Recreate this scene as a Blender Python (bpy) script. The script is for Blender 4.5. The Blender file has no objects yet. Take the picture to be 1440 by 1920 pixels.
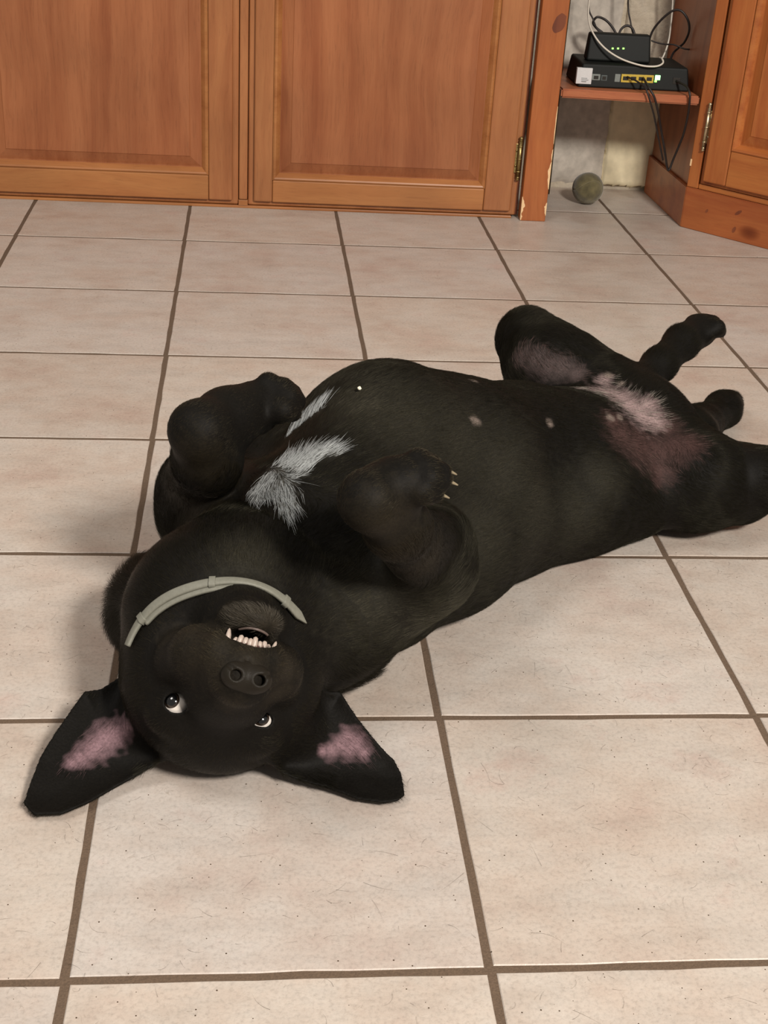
import bpy, bmesh, math, random
import numpy as np
from mathutils import Vector, Matrix, Euler

random.seed(7)
rng = np.random.default_rng(11)
SC = bpy.context.scene
COL = SC.collection

# ------------------------------------------------------------------ camera
CAMC = np.array([0.42362739, -2.47646196, 0.72704534])
CAMR = np.array([[0.9946925963519564, -0.008962630951276057, -0.10250029272658334],
                 [-0.08649231827149297, 0.4667346260535783, -0.8801578652279654],
                 [0.05572896592102541, 0.884352000104629, 0.4634822782678055]])
FPX = 2480.6
cd = bpy.data.cameras.new('camera')
cd.sensor_fit = 'HORIZONTAL'; cd.sensor_width = 36.0; cd.lens = FPX / 1440 * 36.0
cd.clip_start = 0.05; cd.clip_end = 50
cam = bpy.data.objects.new('camera', cd); COL.objects.link(cam)
M = Matrix([list(CAMR[0]) + [CAMC[0]], list(CAMR[1]) + [CAMC[1]], list(CAMR[2]) + [CAMC[2]], [0, 0, 0, 1]])
cam.matrix_world = M
SC.camera = cam

# ------------------------------------------------------------------ world, lamps, exposure
w = bpy.data.worlds.new('world'); SC.world = w; w.use_nodes = True
bg = w.node_tree.nodes['Background']
bg.inputs[0].default_value = (1.0, 0.93, 0.85, 1); bg.inputs[1].default_value = 0.31
def lamp(name, loc, size, power, col, target):
    l = bpy.data.lights.new(name, 'AREA'); l.shape = 'DISK'; l.size = size; l.energy = power; l.color = col
    o = bpy.data.objects.new(name, l); COL.objects.link(o); o.location = loc
    o.rotation_euler = (Vector(target) - Vector(loc)).to_track_quat('-Z', 'Y').to_euler()
    return o
lamp('ceiling_lamp', (1.65, -3.9, 2.5), 0.55, 188, (1.0, 0.93, 0.85), (0.7, -0.8, 0))
lamp('fill_light', (-0.7, -1.9, 2.3), 0.9, 24, (1.0, 0.95, 0.90), (0.5, -1.0, 0))  # added fill, no real fixture: lifts the left floor, softens shadows
SC.view_settings.view_transform = 'Standard'
SC.view_settings.look = 'None'
SC.view_settings.exposure = -0.17
SC.view_settings.gamma = 1.0
SC.view_settings.use_curve_mapping = False

# ------------------------------------------------------------------ helpers
def at(x, y, z=0.0):
    """the point of the place seen at picture position x, y whose height above the floor is z"""
    d = CAMR @ np.array([(x - 720) / FPX, -(y - 960) / FPX, -1.0])
    return CAMC + (z - CAMC[2]) / d[2] * d
def aty(x, y, Y):
    d = CAMR @ np.array([(x - 720) / FPX, -(y - 960) / FPX, -1.0])
    return CAMC + (Y - CAMC[1]) / d[1] * d
def nrm(v):
    v = np.array(v, float); return v / np.linalg.norm(v)
def tag(o, label=None, cat=None, group=None, kind=None):
    if label: o['label'] = label
    if cat: o['category'] = cat
    if group: o['group'] = group
    if kind: o['kind'] = kind
    return o
def empty(name, loc=(0, 0, 0), rz=0.0, parent=None):
    o = bpy.data.objects.new(name, None); o.empty_display_size = .05
    o.location = loc; o.rotation_euler = (0, 0, rz); COL.objects.link(o)
    if parent: o.parent = parent
    return o
def link(name, me, mat=None, parent=None):
    o = bpy.data.objects.new(name, me); COL.objects.link(o)
    if mat and not me.materials: me.materials.append(mat)
    if parent: o.parent = parent
    return o
def from_bm(name, bm, mat, parent=None, smooth=False):
    me = bpy.data.meshes.new(name)
    bmesh.ops.recalc_face_normals(bm, faces=bm.faces[:])
    bm.to_mesh(me); bm.free()
    if smooth: me.shade_smooth()
    return link(name, me, mat, parent)
def from_py(name, V, Fc, mat, parent=None, smooth=True):
    me = bpy.data.meshes.new(name)
    V = np.asarray(V, np.float32); Fc = np.asarray(Fc, np.int32)
    me.vertices.add(len(V)); me.vertices.foreach_set('co', V.ravel())
    me.loops.add(Fc.size); me.loops.foreach_set('vertex_index', Fc.ravel())
    me.polygons.add(len(Fc)); me.polygons.foreach_set('loop_start', np.arange(0, Fc.size, Fc.shape[1], dtype=np.int32))
    me.update(calc_edges=True); me.validate()
    if smooth: me.shade_smooth()
    return link(name, me, mat, parent)
def box_bm(bm, lo, hi, bev=0.0, seg=2):
    c = [(a + b) / 2 for a, b in zip(lo, hi)]; s = [b - a for a, b in zip(lo, hi)]
    r = bmesh.ops.create_cube(bm, size=1.0)
    bmesh.ops.scale(bm, vec=s, verts=r['verts']); bmesh.ops.translate(bm, vec=c, verts=r['verts'])
    if bev > 0:
        es = list({e for v in r['verts'] for e in v.link_edges})
        bmesh.ops.bevel(bm, geom=es, offset=min(bev, min(s) * .45), segments=seg, affect='EDGES', profile=.5)
def box(name, lo, hi, mat, parent=None, bev=0.0015, seg=2):
    bm = bmesh.new(); box_bm(bm, lo, hi, bev, seg)
    return from_bm(name, bm, mat, parent)
def cr(pts, n=12, closed=False):
    """Catmull-Rom through the points"""
    P = [np.array(p, float) for p in pts]; out = []
    m = len(P)
    rng_ = range(m) if closed else range(m - 1)
    for i in rng_:
        if closed: p0, p1, p2, p3 = P[(i - 1) % m], P[i], P[(i + 1) % m], P[(i + 2) % m]
        else:
            p1, p2 = P[i], P[i + 1]
            p0 = P[i - 1] if i > 0 else 2 * p1 - p2
            p3 = P[i + 2] if i + 2 < m else 2 * p2 - p1
        for k in range(n):
            t = k / n
            out.append(.5 * (2 * p1 + (p2 - p0) * t + (2 * p0 - 5 * p1 + 4 * p2 - p3) * t * t + (3 * p1 - p0 - 3 * p2 + p3) * t ** 3))
    if not closed: out.append(P[-1])
    return np.array(out)
def tube_data(path, r, sides=8, ref=(0, 0, 1)):
    path = np.array(path); n = len(path)
    rr = np.full(n, r) if np.isscalar(r) else np.array(r)
    T = np.gradient(path, axis=0); T /= np.linalg.norm(T, axis=1, keepdims=True) + 1e-12
    V = []; u = np.cross(T[0], ref)
    if np.linalg.norm(u) < 1e-3: u = np.cross(T[0], (1, 0, 0))
    for i in range(n):
        u = u - T[i] * (u @ T[i]); u /= np.linalg.norm(u) + 1e-12
        v = np.cross(T[i], u)
        for k in range(sides):
            a = 2 * math.pi * k / sides
            V.append(path[i] + rr[i] * (math.cos(a) * u + math.sin(a) * v))
    Fc = []
    for i in range(n - 1):
        for k in range(sides):
            a = i * sides + k; b = i * sides + (k + 1) % sides
            Fc.append((a, b, b + sides, a + sides))
    V = list(V); V.append(path[0]); V.append(path[-1]); c0 = len(V) - 2; c1 = c0 + 1
    for k in range(0, sides, 2):
        Fc.append((c0, (k + 2) % sides, k + 1, k)); e = (n - 1) * sides
        Fc.append((c1, e + k, e + k + 1, e + (k + 2) % sides))
    return np.array(V), Fc
def tube(name, path, r, mat, parent=None, sides=8):
    V, Fc = tube_data(path, r, sides)
    return from_py(name, V, Fc, mat, parent)

# ------------------------------------------------------------------ materials
class NT:
    def __init__(s, name):
        s.m = bpy.data.materials.new(name); s.m.use_nodes = True
        s.t = s.m.node_tree; s.b = s.t.nodes['Principled BSDF']
    def n(s, ty, **kw):
        nd = s.t.nodes.new(ty)
        for k, v in kw.items():
            if k.startswith('i_'):
                key = k[2:]; key = int(key) if key.isdigit() else key.replace('_', ' ')
                nd.inputs[key].default_value = v
            else: setattr(nd, k, v)
        return nd
    def l(s, a, ao, b, bi): s.t.links.new(a.outputs[ao], b.inputs[bi])
    def ramp(s, src, so, stops, interp='LINEAR'):
        r = s.n('ShaderNodeValToRGB'); r.color_ramp.interpolation = interp
        e = r.color_ramp.elements
        while len(e) < len(stops): e.new(.5)
        for q, (p, c) in zip(e, stops):
            q.position = p; q.color = (c if hasattr(c, '__len__') else (c, c, c)) + ((1,) if hasattr(c, '__len__') and len(c) == 3 else (() if hasattr(c, '__len__') else (1,)))
        s.l(src, so, r, 0); return r
    def mix(s, fac, fo, a, ao, b, bo, mode='MIX', f=1.0):
        m = s.n('ShaderNodeMix', data_type='RGBA', blend_type=mode)
        m.inputs[0].default_value = f
        if fac is not None: s.l(fac, fo, m, 0)
        for src, o, i in ((a, ao, 6), (b, bo, 7)):
            if isinstance(src, tuple): m.inputs[i].default_value = src + (1,) if len(src) == 3 else src
            else: s.l(src, o, m, i)
        return m
    def bump(s, src, so, strength, dist):
        b = s.n('ShaderNodeBump'); b.inputs['Strength'].default_value = strength; b.inputs['Distance'].default_value = dist
        s.l(src, so, b, 'Height'); s.l(b, 0, s.b, 'Normal'); return b
def lin(r, g, b):
    f = lambda c: (c / 255 / 12.92) if c / 255 <= .04045 else ((c / 255 + .055) / 1.055) ** 2.4
    return (f(r), f(g), f(b))
def plain(name, col, rough=.5, metal=0.0, bumpy=0.0, bscale=400.0, var=0.0, **kw):
    a = NT(name); a.b.inputs['Roughness'].default_value = rough; a.b.inputs['Metallic'].default_value = metal
    tc = a.n('ShaderNodeTexCoord'); no = a.n('ShaderNodeTexNoise', i_Scale=bscale, i_Detail=4.0); a.l(tc, 'Object', no, 'Vector')
    r = a.ramp(no, 0, [(.3, tuple(c * (1 - var) for c in col)), (.7, tuple(min(1, c * (1 + var)) for c in col))])
    a.l(r, 0, a.b, 'Base Color')
    if bumpy: a.bump(no, 0, bumpy, .001)
    for k, v in kw.items(): a.b.inputs[k.replace('_', ' ')].default_value = v
    return a.m
def wood(name, c1, c2, c3, axis='z', rough=.38, knots=False, dark=.75):
    a = NT(name); tc = a.n('ShaderNodeTexCoord')
    sc = {'z': (1, 1, .06), 'x': (.06, 1, 1)}[axis]
    oi = a.n('ShaderNodeObjectInfo')
    add = a.n('ShaderNodeVectorMath', operation='SCALE'); a.l(oi, 'Random', add, 'Scale'); add.inputs[0].default_value = (7.3, 3.1, 5.7)
    a0 = a.n('ShaderNodeVectorMath', operation='ADD'); a.l(tc, 'Object', a0, 0); a.l(add, 0, a0, 1)
    # slow warp so that the grain wanders
    wn = a.n('ShaderNodeTexNoise', i_Scale=3.0, i_Detail=2.0); a.l(a0, 0, wn, 'Vector')
    ws = a.n('ShaderNodeVectorMath', operation='SCALE'); a.l(wn, 'Color', ws, 0); ws.inputs['Scale'].default_value = .05
    a1 = a.n('ShaderNodeVectorMath', operation='ADD'); a.l(a0, 0, a1, 0); a.l(ws, 0, a1, 1)
    mp = a.n('ShaderNodeMapping'); mp.inputs['Scale'].default_value = sc; a.l(a1, 0, mp, 0)
    n1 = a.n('ShaderNodeTexNoise', i_Scale=26.0, i_Detail=5.0, i_Roughness=.62); a.l(mp, 0, n1, 'Vector')
    n2 = a.n('ShaderNodeTexNoise', i_Scale=330.0, i_Detail=3.0, i_Roughness=.7); a.l(mp, 0, n2, 'Vector')
    n3 = a.n('ShaderNodeTexNoise', i_Scale=5.0, i_Detail=3.0); a.l(a0, 0, n3, 'Vector')
    r1 = a.ramp(n1, 0, [(.28, c3), (.45, c1), (.60, c2), (.75, c1)])
    r2 = a.ramp(n2, 0, [(.32, dark), (.47, 1.0)])
    m1 = a.mix(None, 0, r1, 0, r2, 0, 'MULTIPLY', .75)
    r3 = a.ramp(n3, 0, [(.3, .84), (.7, 1.08)])
    m2 = a.mix(None, 0, m1, 2, r3, 0, 'MULTIPLY', 1.0)
    last = m2
    if knots:
        vo = a.n('ShaderNodeTexVoronoi', i_Scale=9.0); vo.feature = 'F1'
        mk = a.n('ShaderNodeMapping'); mk.inputs['Scale'].default_value = (1.0, 1.0, .55) if axis == 'z' else (.6, 1, 1); a.l(a1, 0, mk, 0); a.l(mk, 0, vo, 'Vector')
        rk = a.ramp(vo, 'Distance', [(.05, (.35, .22, .18)), (.11, (.62, .5, .45)), (.17, (1, 1, 1))])
        last = a.mix(None, 0, m2, 2, rk, 0, 'MULTIPLY', 1.0)
    a.l(last, 2, a.b, 'Base Color')
    a.b.inputs['Roughness'].default_value = rough
    a.b.inputs['Specular IOR Level'].default_value = .35
    a.b.inputs['Coat Weight'].default_value = .12; a.b.inputs['Coat Roughness'].default_value = .3
    a.bump(n2, 0, .12, .0006)
    return a.m

W_PANEL = wood('door_panel_wood', lin(149, 90, 56), lin(160, 101, 65), lin(135, 76, 45), 'z', dark=.80)
W_STILE = wood('door_stile_wood', lin(158, 101, 62), lin(167, 111, 69), lin(143, 86, 50), 'z', dark=.82)
W_RAIL = wood('door_rail_wood', lin(162, 105, 61), lin(171, 115, 68), lin(147, 91, 50), 'x', dark=.82)
W_POST = wood('pine_post_wood', lin(160, 92, 48), lin(171, 104, 57), lin(141, 74, 38), 'z', dark=.86)
W_PINE = wood('corner_pine_wood', lin(162, 90, 45), lin(174, 104, 54), lin(141, 72, 35), 'z', dark=.84)
W_PINEX = wood('corner_rail_wood', lin(164, 94, 47), lin(176, 108, 55), lin(141, 72, 36), 'x', dark=.84)
W_PLINTH = wood('plinth_wood', lin(155, 83, 45), lin(166, 96, 52), lin(135, 67, 36), 'x', knots=True, dark=.86)
W_DARK = wood('carcass_wood', lin(125, 70, 45), lin(137, 79, 50), lin(106, 57, 35), 'x', dark=.85)
W_SHELF = wood('shelf_wood', lin(166, 97, 64), lin(176, 108, 72), lin(143, 79, 50), 'x', dark=.85)
M_CHIP = plain('bare_chipped_wood', lin(232, 196, 150), .8, bumpy=.3, var=.12)
M_HINGE = plain('aged_brass', lin(150, 130, 84), .35, .9, bumpy=.15, var=.3)
M_NICKEL = plain('bright_hinge_metal', lin(200, 184, 150), .3, .9, bumpy=.1, var=.2)
M_BLACKP = plain('black_plastic', lin(12, 15, 13), .6, var=.2, bumpy=.05, Specular_IOR_Level=.3)
M_CABLE = plain('black_cable_rubber', lin(34, 27, 25), .5, var=.2)
M_WCABLE = plain('white_cable_plastic', lin(205, 198, 185), .4, var=.06)
M_LABEL = plain('paper_label', lin(205, 205, 205), .6, var=.03)
M_PRINT = plain('grey_print', lin(120, 122, 122), .7, var=.1)
M_YELLOW = plain('yellow_port_plastic', lin(196, 168, 62), .5, var=.06)
M_GREYP = plain('grey_port_plastic', lin(120, 126, 122), .5, var=.06)
M_DARKP = plain('port_socket_black', lin(26, 22, 14), .6, var=.1)
def emit(name, col, s):
    a = NT(name); a.b.inputs['Base Color'].default_value = col + (1,)
    a.b.inputs['Emission Color'].default_value = col + (1,); a.b.inputs['Emission Strength'].default_value = s
    return a.m
M_LED = emit('green_indicator_light', (.25, 1.0, .12), 3.0)
M_LED2 = emit('bright_green_indicator_light', (.3, 1.0, .3), 5.0)

def tile_mat():
    a = NT('beige_ceramic_tile'); ge = a.n('ShaderNodeNewGeometry'); oi = a.n('ShaderNodeObjectInfo')
    off = a.n('ShaderNodeVectorMath', operation='SCALE'); off.inputs[0].default_value = (5.1, 9.3, 0); a.l(oi, 'Random', off, 'Scale')
    p = a.n('ShaderNodeVectorMath', operation='ADD'); a.l(ge, 'Position', p, 0); a.l(off, 0, p, 1)
    n1 = a.n('ShaderNodeTexNoise', i_Scale=7.0, i_Detail=8.0, i_Roughness=.68); a.l(p, 0, n1, 'Vector')
    st = a.n('ShaderNodeMapping'); st.inputs['Scale'].default_value = (1.0, 2.4, 1.0); a.l(p, 0, st, 0)
    n2 = a.n('ShaderNodeTexNoise', i_Scale=14.0, i_Detail=7.0, i_Roughness=.68); a.l(st, 0, n2, 'Vector')
    n3 = a.n('ShaderNodeTexNoise', i_Scale=260.0, i_Detail=4.0, i_Roughness=.7); a.l(p, 0, n3, 'Vector')
    c1 = a.ramp(n1, 0, [(.30, lin(182, 163, 151)), (.45, lin(190, 177, 165)), (.58, lin(194, 185, 175)), (.72, lin(190, 171, 160))])
    c2 = a.ramp(n2, 0, [(.30, .86), (.55, 1.0), (.75, 1.06)])
    m1 = a.mix(None, 0, c1, 0, c2, 0, 'MULTIPLY', .9)
    c3 = a.ramp(n3, 0, [(.30, .76), (.5, 1.0), (.72, 1.08)])
    m2 = a.mix(None, 0, m1, 2, c3, 0, 'MULTIPLY', .8)
    # per tile tone
    rt = a.ramp(oi, 'Random', [(0, (.95, .93, .92)), (.5, (1.02, 1.01, 1.0)), (1, (.98, .98, 1.0))])
    m3 = a.mix(None, 0, m2, 2, rt, 0, 'MULTIPLY', 1.0)
    # small pits
    vo = a.n('ShaderNodeTexVoronoi', voronoi_dimensions='2D', i_Scale=75.0, i_Randomness=1.0); a.l(p, 0, vo, 'Vector')
    sep = a.n('ShaderNodeSeparateColor'); a.l(vo, 'Color', sep, 0)
    rs = a.n('ShaderNodeMath', operation='MULTIPLY_ADD'); a.l(sep, 0, rs, 0); rs.inputs[1].default_value = .14; rs.inputs[2].default_value = -.088
    lt = a.n('ShaderNodeMath', operation='LESS_THAN'); a.l(vo, 'Distance', lt, 0); a.l(rs, 0, lt, 1)
    # fine scratches: thin contour of a stretched noise
    ns = a.n('ShaderNodeTexNoise', i_Scale=44.0, i_Detail=2.0, i_Distortion=1.6); a.l(p, 0, ns, 'Vector')
    sr = a.ramp(ns, 0, [(.492, 0.0), (.5, 1.0), (.508, 0.0)])
    nm = a.n('ShaderNodeTexNoise', i_Scale=40.0, i_Detail=1.0); a.l(p, 0, nm, 'Vector'); mr = a.ramp(nm, 0, [(.56, 0.0), (.62, .35)])
    mm = a.n('ShaderNodeMath', operation='MULTIPLY'); a.l(sr, 0, mm, 0); a.l(mr, 0, mm, 1)
    m4 = a.mix(mm, 0, m3, 2, lin(120, 104, 88), 0)
    m5 = a.mix(lt, 0, m4, 2, lin(74, 58, 44), 0)
    a.l(m5, 2, a.b, 'Base Color')
    rr = a.ramp(n1, 0, [(.3, .34), (.7, .46)]); a.l(rr, 0, a.b, 'Roughness')
    a.b.inputs['Specular IOR Level'].default_value = .42
    a.bump(n3, 0, .22, .0012)
    return a.m
M_TILE = tile_mat()
M_GROUT = plain('brown_grout', lin(98, 80, 64), .9, bumpy=.5, bscale=700., var=.2)

def plaster_mat():
    a = NT('old_stone_and_plaster'); tc = a.n('ShaderNodeNewGeometry')
    n1 = a.n('ShaderNodeTexNoise', i_Scale=7.0, i_Detail=6.0, i_Roughness=.65); a.l(tc, 'Position', n1, 'Vector')
    n2 = a.n('ShaderNodeTexNoise', i_Scale=45.0, i_Detail=5.0, i_Roughness=.7); a.l(tc, 'Position', n2, 'Vector')
    c = a.ramp(n1, 0, [(.3, lin(168, 154, 134)), (.5, lin(196, 184, 164)), (.7, lin(186, 178, 166))])
    c2 = a.ramp(n2, 0, [(.3, .78), (.55, 1.0)])
    m = a.mix(None, 0, c, 0, c2, 0, 'MULTIPLY', .8); a.l(m, 2, a.b, 'Base Color')
    a.b.inputs['Roughness'].default_value = .9; a.bump(n2, 0, .7, .006)
    return a.m
M_PLASTER = plaster_mat()
M_STONE = plain('pale_yellow_stone', lin(232, 220, 186), .9, bumpy=.6, bscale=40., var=.10)
M_STONE2 = plain('grey_stone', lin(196, 188, 176), .9, bumpy=.8, bscale=55., var=.16)

# ================================================================== floor
def tile_bm(w, h, seed, n=9):
    r = random.Random(seed); bm = bmesh.new(); ring = []
    cs = [(-w/2, -h/2), (w/2, -h/2), (w/2, h/2), (-w/2, h/2)]
    for i in range(4):
        a, b = cs[i], cs[(i+1) % 4]; nx, ny = (b[1]-a[1]), -(b[0]-a[0]); L = math.hypot(nx, ny); nx /= L; ny /= L
        for k in range(n):
            t = k / n; j = -abs(r.gauss(0, .00055)) if k else -.0012
            ring.append((a[0]+(b[0]-a[0])*t + nx*j, a[1]+(b[1]-a[1])*t + ny*j))
    m = len(ring)
    top = [bm.verts.new((x*(1-.0016/w), y*(1-.0016/h), 0)) for x, y in ring]
    mid = [bm.verts.new((x, y, -.0006)) for x, y in ring]
    low = [bm.verts.new((x, y, -.004)) for x, y in ring]
    bm.faces.new(top)
    for A, B in ((top, mid), (mid, low)):
        for i in range(m): bm.faces.new((A[i], B[i], B[(i+1) % m], A[(i+1) % m]))
    return bm
def tile_mesh(w, h, seed):
    bm = tile_bm(w, h, seed); bmesh.ops.recalc_face_normals(bm, faces=bm.faces[:])
    me = bpy.data.meshes.new('tile'); bm.to_mesh(me); bm.free(); me.materials.append(M_TILE); return me
floor = box('floor', (-1.22, -2.75, -.03), (2.1, .515, -.0008), M_GROUT, bev=0); tag(floor, kind='structure')
GX = [-1.217, -.915, -.613, -.313, -.012, .300, .600, .900, 1.200, 1.500, 1.800]
GY = [.515, .300, 0.0, -.300, -.600, -.900, -1.200, -1.500, -1.800, -2.100, -2.400]
vari = [tile_mesh(.2942, .2942, 40+i) for i in range(5)]
cut = [tile_mesh(.2942, .209, 60+i) for i in range(2)]
wide = [tile_mesh(.3062, .2942, 70+i) for i in range(2)]; widecut = tile_mesh(.3062, .209, 75)
rr_ = random.Random(3)
for i in range(len(GX)-1):
    for j in range(len(GY)-1):
        cx = (GX[i]+GX[i+1])/2; cy = (GY[j]+GY[j+1])/2
        isw = abs(GX[i+1]-GX[i]-.312) < .004
        me = (widecut if isw else cut[i % 2]) if j == 0 else (wide[j % 2] if isw else vari[rr_.randrange(5)])
        o = bpy.data.objects.new('tile', me); COL.objects.link(o); o.parent = floor
        o.location = (cx, cy, 0)
        if j and not isw: o.rotation_euler = (0, 0, rr_.choice([0, 1, 2, 3]) * math.pi/2)
floor.location = (0, 0, 0)

# ================================================================== walls
def wobble_panel(name, x0, x1, z0, z1, y, amp, mat, parent, nx=26, nz=26, seed=1, th=.03):
    r = np.random.default_rng(seed); ph = r.uniform(0, 6.28, 24); fr = r.uniform(8, 70, 24); fz = r.uniform(8, 70, 24)
    V = []; Fc = []
    for k in range(nz+1):
        for i in range(nx+1):
            x = x0+(x1-x0)*i/nx; z = z0+(z1-z0)*k/nz
            e = sum(math.sin(fr[q]*x+fz[q]*z*(1 if q % 2 else -1)+ph[q]) for q in range(12))/12
            edge = min(i, nx-i, k, nz-k)
            ex = r.uniform(-1, 1)*.004 if edge == 0 else 0
            V.append((x+ex, y-amp*e*2-(0 if edge else -th*.6), z+ex))
    for k in range(nz):
        for i in range(nx):
            a = k*(nx+1)+i; Fc.append((a, a+1, a+nx+2, a+nx+1))
    return from_py(name, V, Fc, mat, parent)
wall = box('wall_back', (-1.3, .515, -.03), (2.1, .60, 2.4), M_PLASTER, bev=0); tag(wall, kind='structure')
wobble_panel('stone', 1.045, 1.228, .004, .60, .502, .0035, M_STONE2, wall, seed=3)
wobble_panel('stone', 1.222, 1.345, .006, .225, .499, .0030, M_STONE, wall, seed=5)
wobble_panel('stone', 1.230, 1.350, .232, .60, .501, .0030, M_PLASTER, wall, seed=9)

# ================================================================== fitted cabinet with raised-panel doors
ANG = math.atan2(-.025, 1.051)
cab = tag(empty('cabinet', (-.082, .251, 0), ANG),
          'long honey-brown wooden cabinet with two raised-panel doors beside the alcove', 'cabinet')
def ogee_loop(u0, u1, z0, z1): return [(u0, z0), (u1, z0), (u1, z1), (u0, z1)]
def rings(name, loops, mat, parent, cap=True):
    """nested rectangles (u0,u1,z0,z1,y) joined by strips, the last one closed: mouldings and raised panels"""
    bm = bmesh.new(); rows = []
    for (u0, u1, z0, z1, y) in loops:
        rows.append([bm.verts.new((u, y, z)) for u, z in ogee_loop(u0, u1, z0, z1)])
    for A, B in zip(rows[:-1], rows[1:]):
        for i in range(4): bm.faces.new((A[i], A[(i+1) % 4], B[(i+1) % 4], B[i]))
    if cap: bm.faces.new(rows[-1])
    me = bpy.data.meshes.new(name); bm.normal_update(); bmesh.ops.recalc_face_normals(bm, faces=bm.faces[:])
    # faces look outwards, to -y
    for f in bm.faces:
        if f.normal.y > 0: f.normal_flip()
    bm.to_mesh(me); bm.free()
    return link(name, me, mat, parent)
def door(parent, u0, u1, z0, z1, fl, fr, fb, ft, name='door', mats=None, face=0.0, lip=.012):
    """u0..u1 / z0..z1 outer edge with its lip; fl, fr, fb, ft = limits of the raised field"""
    MP, MS, MR = mats or (W_PANEL, W_STILE, W_RAIL)
    MO = .036     # moulding and bevel outside the field
    bv = .022     # bevel of the field
    d = box(name, (u0, face+.010, z0), (u1, face+.020, z1), MS, parent, bev=.003)   # lip board behind
    a0, a1, b0, b1 = u0+lip, u1-lip, z0+lip*.8, z1-lip
    i0, i1, j0, j1 = fl-MO, fr+MO, fb-MO, ft+MO
    box('stile', (a0, face, b0), (i0, face+.012, b1), MS, d, bev=.0035, seg=3)
    box('stile', (i1, face, b0), (a1, face+.012, b1), MS, d, bev=.0035, seg=3)
    box('rail', (i0+.0004, face+.0003, b0), (i1-.0004, face+.012, j0), MR, d, bev=.0025, seg=3)
    box('rail', (i0+.0004, face+.0003, j1), (i1-.0004, face+.012, b1), MR, d, bev=.0025, seg=3)
    rings('moulding', [(i0, i1, j0, j1, face+.0006), (i0+.003, i1-.003, j0+.003, j1-.003, face-.0016), (i0+.006, i1-.006, j0+.006, j1-.006, face-.0006),
                       (i0+.010, i1-.010, j0+.010, j1-.010, face+.004), (i0+.014, i1-.014, j0+.014, j1-.014, face+.0095)], MR, d, cap=False)
    rings('panel', [(i0+.013, i1-.013, j0+.013, j1-.013, face+.0097), (fl-.020, fr+.020, fb-.020, ft+.020, face+.0095),
                    (fl, fr, fb, ft, face+.0015), (fl+.0012, fr-.0012, fb+.0012, ft-.0012, face+.0002)], MP, d)
    return d
TOP = .80
CZ1 = .86
body = box('carcass', (-.66, .022, .004), (1.064, .245, CZ1), W_DARK, cab, bev=.001)
box('base_strip', (-.66, .006, .0), (1.050, .021, .0052), W_RAIL, cab, bev=.001)
# mullions between the doors
for u in (-.086, .4905):
    box('mullion', (u-.0085, .0035, .018), (u+.0085, .020, .83), W_STILE, cab, bev=.0025)
    box('mullion_foot', (u-.0095, .0045, .0055), (u+.0095, .0205, .0170), W_RAIL, cab, bev=.001)
dR = door(cab, .500, 1.0575, .006, .83, .586, .952, .097, .745)
dX = door(cab, -.6530, -.0955, .006, .83, -.558, -.192, .102, .745)
dL = door(cab, -.0765, .4810, .006, .83, .0185, .3845, .102, .745)
def hinge(parent, u, z0, z1, y, mat, r=.0042, plate=True, side=-1):
    h = tube('hinge', [(u, y, z0), (u, y, z1)], r, mat, parent, sides=12)
    for z in (z0+.010, (z0+z1)/2, z1-.010):
        tube('knuckle', [(u, y, z-.0012), (u, y, z+.0012)], r*1.28, mat, h, sides=12)
    for z, s in ((z0, -1), (z1, 1)):
        tube('finial', [(u, y, z), (u, y, z+s*.002), (u, y, z+s*.004), (u, y, z+s*.007), (u, y, z+s*.0095)], [r*.6, r*1.1, r*.7, r*1.15, r*.4], mat, h, sides=10)
    if plate:
        a, b = sorted((u+side*.011, u))
        pl = box('plate', (a, y+.0035, z0+.006), (b, y+.005, z1-.006), mat, h, bev=.0005)
        for z in (z0+.02, z1-.02):
            tube('screw', [((a+b)/2-.001, y+.004, z), ((a+b)/2-.001, y+.0024, z)], .0022, mat, h, sides=10)
    return h
hinge(dR, 1.0545, .089, .160, .0035, M_HINGE, side=-1)
hinge(dR, 1.0545, .64, .711, .0035, M_HINGE, side=-1)
# the post at the end of the cabinet
post = box('post', (1.0665, -.010, 0), (1.1195, .020, CZ1), W_POST, cab, bev=.0018, seg=3)
r_ = random.Random(5)
def chip(z0, z1, u, w, side):
    bm = bmesh.new(); n = 9; rows = []
    for i in range(n+1):
        z = z0+(z1-z0)*i/n; ww = w*math.sin(math.pi*(i+.15)/(n+.3))*r_.uniform(.55, 1.1)+.0006
        rows.append((bm.verts.new((u, -.0101-.0004, z)), bm.verts.new((u-side*ww, -.0104, z+r_.uniform(-.001, .001))), bm.verts.new((u+side*.0003, -.0096+.004, z))))
    for A, B in zip(rows[:-1], rows[1:]):
        bm.faces.new((A[0], A[1], B[1], B[0])); bm.faces.new((A[0], B[0], B[2], A[2]))
    from_bm('chipped_edge', bm, M_CHIP, post)
for q in ((.014, .050, 1.0666, .0062, -1), (.002, .014, 1.0666, .003, -1), (.068, .125, 1.1194, .0062, 1), (.012, .040, 1.1194, .005, 1), (.125, .150, 1.1194, .002, 1), (.16, .235, 1.1194, .0016, 1)):
    chip(*q)
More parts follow.
